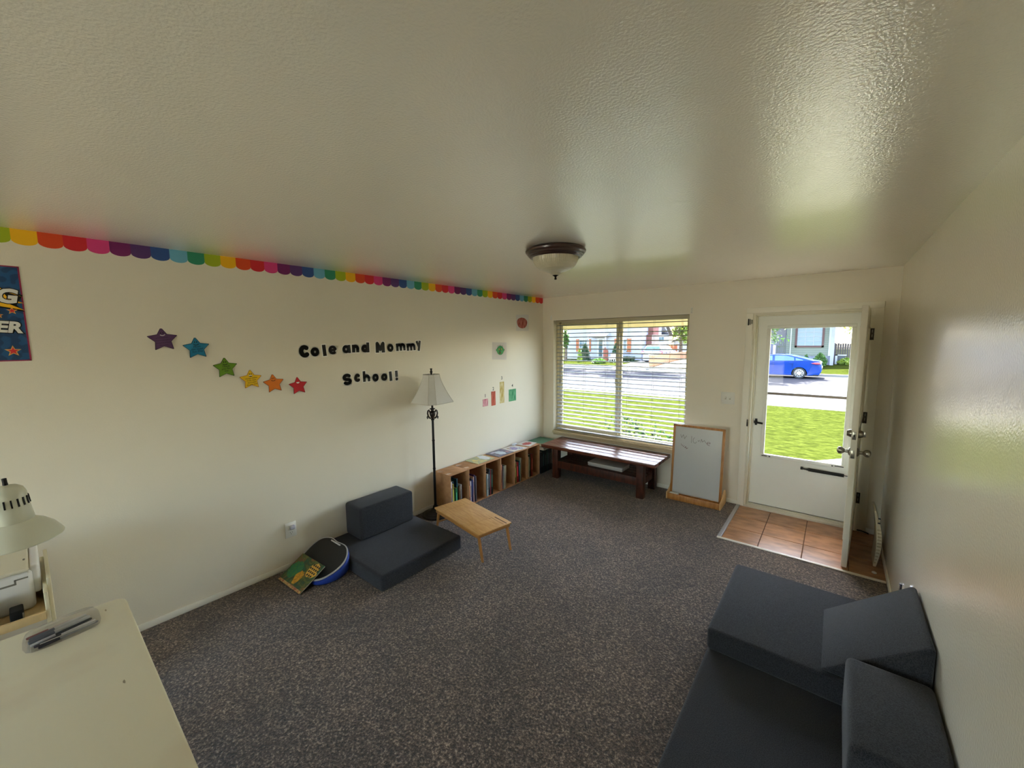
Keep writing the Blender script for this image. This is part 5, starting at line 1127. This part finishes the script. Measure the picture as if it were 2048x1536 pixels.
def bush(label, x, y, z0, r, h, n, size, m, seed, cone=False, group='shrubs across the street', name='shrub'):
    o = thing(name, label, 'shrub', (x, y, z0), group)
    def g(r_):
        t = r_.random(); a = r_.uniform(0, 2 * PI); q = r * ((1 - t) ** .6 if cone else math.sin(PI * (.25 + .7 * t))) * r_.uniform(.55, 1.0); return Vector((x + q * math.cos(a), y + q * math.sin(a), z0 + .04 + h * t * (1 if cone else r_.uniform(.8, 1))))
    b = MB(); b.tube([(x, y, z0 - .05), (x, y, z0 + h * .6)], [.05, .02], 6); obj('stem', b, M_bark, o)
    leaf_mesh('foliage', g, m, o, n, size, seed); return o
bush('dark conical evergreen under the left window of the white house', -16.4, 31.2, -.34, .62, 1.72, 2600, .07, M_leafd, 31, True)
bush('added yellow shrub standing in for the sunlit side of the conical evergreen', -16.35, 30.0, -.36, .3, 1.3, 700, .07, M_leafy, 32, True)  # yellow leaf colour imitates sunlight on the evergreen's left side
bush('rounded evergreen under the right window of the white house', -13.15, 31.35, -.34, .56, 1.78, 2400, .07, M_leafd, 33, True)
o = thing('hedge', 'low clipped hedge in front of the white house', 'hedge', (-12.0, 31.6, -.25), 'shrubs across the street')
leaf_mesh('foliage', lambda r_: Vector((r_.uniform(-12.5, -11.45), r_.uniform(31.3, 31.9), r_.uniform(-.22, .2))), M_leafd, o, 1800, .06, 34)
b = MB()
for x in (-12.3, -12.0, -11.7): b.tube([(x, 31.6, -.35), (x, 31.6, .05)], .02, 6)
obj('stem', b, M_bark, o)
bush('low spiky plants at the edge of the white house lawn', -13.9, 29.3, -.38, .7, .42, 700, .12, M_leafg, 35)
bush('green shrub at the foundation of the grey green house', 2.45, 31.7, -.27, .46, .95, 1600, .06, M_leafg, 36)
bush('small shrub behind the trunk of the blue sedan', 1.62, 31.9, -.26, .24, .85, 600, .05, M_leafg, 37)
bush('sprawling plants under the dark board fence', 3.95, 33.6, -.23, .55, .5, 900, .07, M_leafy, 38)
o = thing('window_shrub', 'leafy branches of a shrub growing just outside the window', 'shrub', (1.25, .75, GL), None)
rnd = random.Random(77); twigs = []
for k in range(13): twigs.append((Vector((1.2 + rnd.uniform(-.12, .12), .75, GL)), Vector((.70 + .085 * k + rnd.uniform(-.03, .03), .72 + rnd.uniform(-.12, .14), .53 + .17 * math.exp(-((k - 3.5) / 3.2) ** 2) + rnd.uniform(-.05, .03)))))
b = MB()
for a, c in twigs: b.tube([a, a.lerp(c, .5) + Vector((0, 0, .12)), c], [.007, .005, .002], 5)
obj('twig', b, M_bark, o)
def g(r_):
    a, c = r_.choice(twigs); t = 1 - .45 * r_.random() ** 1.4; p = a.lerp(c, t) + Vector((0, 0, .24 * t * (1 - t))); return p + Vector((r_.gauss(0, .022), r_.gauss(0, .022), r_.gauss(0, .014)))
leaf_mesh('foliage', g, leaf_mat('dark_shrub_leaf', (16, 40, 14), (30, 60, 20)), o, 420, .036, 78)
# white plastic chair on the far lawn
ch = thing('garden_chair', 'white plastic chair on the lawn of the white house', 'chair', (-13.0, 30.2, -.36))
b = MB(); b.box(-13.23, -12.76, 30.0, 30.45, .0, .04, bev=.01); obj('seat', b, M_white, ch)
b = MB(); b.box(-13.23, -12.76, 30.42, 30.46, .04, .45, bev=.012); obj('backrest', b, M_white, ch)
for x in (-13.21, -12.78):
    for y in (30.02, 30.43): b = MB(); b.box(x - .02, x + .02, y - .02, y + .02, -.36, .0); obj('leg', b, M_white, ch)
    b = MB(); b.box(x - .025, x + .025, 30.0, 30.44, .18, .21, bev=.008); b.box(x - .02, x + .02, 30.0, 30.04, .03, .19); obj('armrest', b, M_white, ch)

# ---- cars (built nose toward -x, then turned)
M_tyre = mat('tyre', (34, 34, 36), rough=.85); M_rim = mat('alloy', (206, 206, 210), rough=.3, metal=.7); M_tail = mat('tail_light', (214, 24, 40), rough=.2, coat=.5); M_lens = mat('clear_lens', (226, 216, 214), rough=.15); M_cglass = mat('car_glass', (66, 90, 104), rough=.12, spec=.35)
def car(label, loc, rot, paint, suv=False):
    o = thing('car', label, 'car', loc); o.rotation_euler = (0, 0, math.radians(rot))
    wl = world_loc(o)
    def lo(name, b, m, par=None, sm=35):
        bmesh.ops.translate(b.bm, vec=wl, verts=b.bm.verts[:]); return obj(name, b, m, par or o, sm)
    pm = mat('car_paint_%02x%02x%02x' % paint, paint, rough=.3, coat=.08, spec=.2)
    xr, xf, wr, hw_ = 1.425, -1.425, .328, .91
    def arch(cx): return [(cx + .385 * math.cos(math.radians(a)), .30 + .385 * math.sin(math.radians(a))) for a in range(196, -17, -14)]
    top = [(2.46, .42), (2.475, .64), (2.42, .93), (2.36, 1.03), (2.1, 1.06), (1.4, 1.06), (0, 1.0), (-1.05, .97), (-1.9, .84), (-2.3, .66), (-2.36, .45)] if not suv else [(2.3, .40), (2.33, .6), (2.32, .95), (2.28, 1.08), (1.4, 1.08), (0, 1.05), (-1.05, 1.03), (-1.9, .95), (-2.25, .75), (-2.3, .45)]
    P = [(2.36, .235), (1.82, .2)] + arch(xr)[::-1][0:0] + [(xr + .37, .2)] + [(xr + .385 * math.cos(math.radians(a)), .30 + .385 * math.sin(math.radians(a))) for a in range(-14, 195, 16)] + [(xr - .37, .2), (xf + .37, .2)] + [(xf + .385 * math.cos(math.radians(a)), .30 + .385 * math.sin(math.radians(a))) for a in range(-14, 195, 16)] + [(xf - .37, .2), (-2.25, .24)] + top[::-1]
    b = MB(); b.prism(P, 2 * hw_, frame((0, hw_, 0), (1, 0, 0), (0, 0, 1)))
    for v in b.bm.verts:                                    # tumble-home and plan curvature
        f = max(0, (v.co.z - .55) / .5); v.co.y *= 1 - .07 * f ** 2; e = max(0, abs(v.co.x) - 1.75) / .7; v.co.y *= 1 - .16 * e ** 2
        if v.co.z < .3: v.co.y *= .96
    bmesh.ops.bevel(b.bm, geom=[e for e in b.bm.edges if abs(e.verts[0].co.y) > .5 and abs(e.verts[1].co.y) > .5 and e.verts[0].co.y * e.verts[1].co.y > 0], offset=.035, segments=3, profile=.5, affect='EDGES', clamp_overlap=True)
    lo('body', b, pm)
    C_ = [(2.12, 1.05), (1.55, 1.24), (.85, 1.405), (.1, 1.425), (-.3, 1.36), (-1.1, .98)] if not suv else [(2.26, 1.07), (2.0, 1.52), (1.6, 1.58), (.2, 1.60), (-.25, 1.54), (-1.1, 1.04)]
    zt = 1.41 if not suv else 1.58
    def hy(z): return .845 - .25 * max(0, z - 1.05) / .36 * (.36 / (zt - 1.05)) 
    b = MB(); b.loft([[(x, s * hy(z), z) for x, z in C_] for s in (-1, 1)]); bmesh.ops.bevel(b.bm, geom=b.bm.edges[:], offset=.03, segments=2, profile=.5, affect='EDGES', clamp_overlap=True); lo('cabin', b, pm)
    side = [[(-.86, 1.03), (-.2, 1.31), (.02, 1.345), (.05, 1.04)], [(.17, 1.04), (.15, 1.35), (.72, 1.345), (1.12, 1.25), (1.15, 1.06)], [(1.22, 1.065), (1.2, 1.225), (1.58, 1.11), (1.56, 1.075)]] if not suv else [[(-.86, 1.1), (-.2, 1.48), (.05, 1.5), (.08, 1.1)], [(.17, 1.1), (.15, 1.5), (1.05, 1.5), (1.1, 1.1)], [(1.2, 1.1), (1.18, 1.49), (1.72, 1.45), (1.95, 1.12)]]
    for s in (-1, 1):
        for Q in side:
            b = MB(); b.loft([[(x, s * (hy(z) + e), z) for x, z in Q] for e in (-.006, .008)]); lo('side_window', b, M_cglass, sm=0)
    def pane(p, q, w0, w1, nm):
        b = MB(); n_ = Vector((p[1] - q[1], 0, q[0] - p[0])).normalized(); n_ = n_ if n_.z > 0 else -n_
        b.loft([[tuple(Vector((x, y, z)) + n_ * e) for x, y, z in ((p[0], -w0, p[1]), (q[0], -w1, q[1]), (q[0], w1, q[1]), (p[0], w0, p[1]))] for e in (-.004, .009)]); lo(nm, b, M_cglass, sm=0)
    if not suv: pane((2.03, 1.08), (.98, 1.375), .72, .55, 'rear_window')
    else: pane((2.235, 1.12), (2.03, 1.47), .70, .58, 'rear_window')
    pane((-1.02, 1.02), (-.36, 1.335) if not suv else (-.32, 1.48), .70, .56, 'windscreen')
    for cx in (xr, xf):
        for s in (-1, 1):
            K = T((cx, s * .80, wr)) @ R(-90 * s, 'X') @ R(180 if False else 0, 'X')
            K = T((cx, s * .68, wr)) @ (R(-90, 'X') if s > 0 else R(90, 'X'))
            b = MB(); b.lathe([(.20, 0), (.305, 0), (.325, .03), (.328, .10), (.325, .18), (.305, .21), (.225, .212), (.215, .16), (.20, .0)], K, 32); w = lo('wheel', b, M_tyre)
            b = MB(); b.lathe([(.218, .15), (.222, .205), (.205, .21), (.195, .19), (.195, .15)], K, 32); b.lathe([(0, .2), (.05, .205), (.06, .19), (.06, .15)], K, 20)
            for k in range(10): b.box(.05, .205, -.016, .016, .17, .2, bev=.004, M=K @ R(36 * k, 'Z'))
            lo('rim', b, M_rim, w)
            b = MB(); b.lathe([(0, .14), (.2, .14), (.2, .15)], K, 24); lo('hub_back', b, M_black, w)
    for s in (-1, 1):
        b = MB(); e = hw_ * .90
        if not suv: b.prism([(1.98, .93), (2.2, .975), (2.405, .975), (2.43, .90), (2.2, .875)], .2, frame((0, s * e + (.1 if s > 0 else .06), 0), (1, 0, 0), (0, 0, 1)), bev=.012)
        else: b.prism([(2.1, 1.0), (2.345, 1.06), (2.35, .82), (2.25, .80)], .24, frame((0, s * e + .1, 0), (1, 0, 0), (0, 0, 1)), bev=.012)
        lo('tail_light', b, M_tail)
        b = MB(); b.box(2.26, 2.436, min(s * .72, s * .86), max(s * .72, s * .86), .885, .955, bev=.01); lo('reverse_lens', b, M_lens)
        for x in (-.15, .92): b = MB(); b.box(x, x + .2, min(s * .885, s * .915), max(s * .885, s * .915), .90, .93, bev=.008); lo('door_handle', b, pm)
        for x in (.11, 1.08): b = MB(); b.box(x - .004, x + .004, min(s * .88, s * .9115), max(s * .88, s * .9115), .28, .98); lo('door_gap', b, M_black, sm=0)
        b = MB(); b.sphere((-.78, s * 1.0, 1.04), .09, (.7, 1.1, .7), 12, 8); lo('mirror', b, pm)
    b = MB(); b.box(2.44, 2.49, -.26, .26, .6 if not suv else .7, .72 if not suv else .82, bev=.005); lo('number_plate', b, M_white)
    b = MB(); b.box(-2.3, 2.35, -.82, .82, .17, .25); lo('underbody', b, M_black, sm=0)
    return o
car('bright blue sedan parked across the street seen through the storm door', (1.69 - 1.425 + .0, 25.15, GS), 0, (1, 44, 112))
car('grey family car parked nose-in on the driveway beside the white house', (-9.45, 33.0, -.30), -90, (124, 122, 128), True)
car('pale blue car behind the board fence', (-6.4, 36.5, -.16), -90, (50, 96, 136))

# ================================================================== LIGHT AND CAMERA
wd = bpy.data.worlds.new('sky'); SC.world = wd; wd.use_nodes = True
nt = wd.node_tree; nt.nodes.clear()
out = nt.nodes.new('ShaderNodeOutputWorld'); bg = nt.nodes.new('ShaderNodeBackground'); sky = nt.nodes.new('ShaderNodeTexSky')
sky.sky_type = 'NISHITA'; sky.sun_disc = False; sky.sun_elevation = math.radians(62); sky.sun_rotation = math.radians(-20); sky.air_density = 1.0; sky.dust_density = 2.0; sky.ozone_density = 1.0
bg.inputs[1].default_value = SKY_STRENGTH
mx = nt.nodes.new('ShaderNodeMix'); mx.data_type = 'RGBA'; mx.blend_type = 'MULTIPLY'; mx.inputs[0].default_value = 1; mx.inputs[7].default_value = SKY_TINT + (1,)
nt.links.new(sky.outputs[0], mx.inputs[6]); nt.links.new(mx.outputs[2], bg.inputs[0]); nt.links.new(bg.outputs[0], out.inputs[0])
sl = bpy.data.lights.new('sun', 'SUN'); sl.energy = SUN_ENERGY; sl.angle = math.radians(.6); sl.color = (1, .95, .86)
so = bpy.data.objects.new('sun', sl); COL.objects.link(so); so.location = (-8, 30, 30)
so.rotation_euler = Vector((.36, -.80, -1.72)).to_track_quat('-Z', 'Y').to_euler()
cam = bpy.data.cameras.new('camera'); cam.sensor_fit = 'HORIZONTAL'; cam.sensor_width = 36; cam.lens = 36 * 798.9475 / 2048; cam.clip_start = .02; cam.clip_end = 300
co = bpy.data.objects.new('camera', cam); COL.objects.link(co); co.location = (3.3697, -4.8844, 1.8337)
co.rotation_euler = (math.radians(83.7807), math.radians(.5848), math.radians(39.0406)); co.rotation_mode = 'XYZ'
SC.camera = co
vs = SC.view_settings; vs.view_transform = 'Standard'; vs.look = 'None'; vs.exposure = EXPOSURE; vs.gamma = 1; vs.use_curve_mapping = False
SC.display_settings.display_device = 'sRGB'
cy = SC.cycles; cy.use_denoising = True; cy.denoiser = 'OPENIMAGEDENOISE'; cy.denoising_input_passes = 'RGB_ALBEDO_NORMAL'
cy.max_bounces = 12; cy.diffuse_bounces = 7; cy.glossy_bounces = 4; cy.transparent_max_bounces = 12; cy.transmission_bounces = 6
cy.sample_clamp_indirect = 6; cy.caustics_reflective = False; cy.caustics_refractive = False; cy.use_light_tree = True
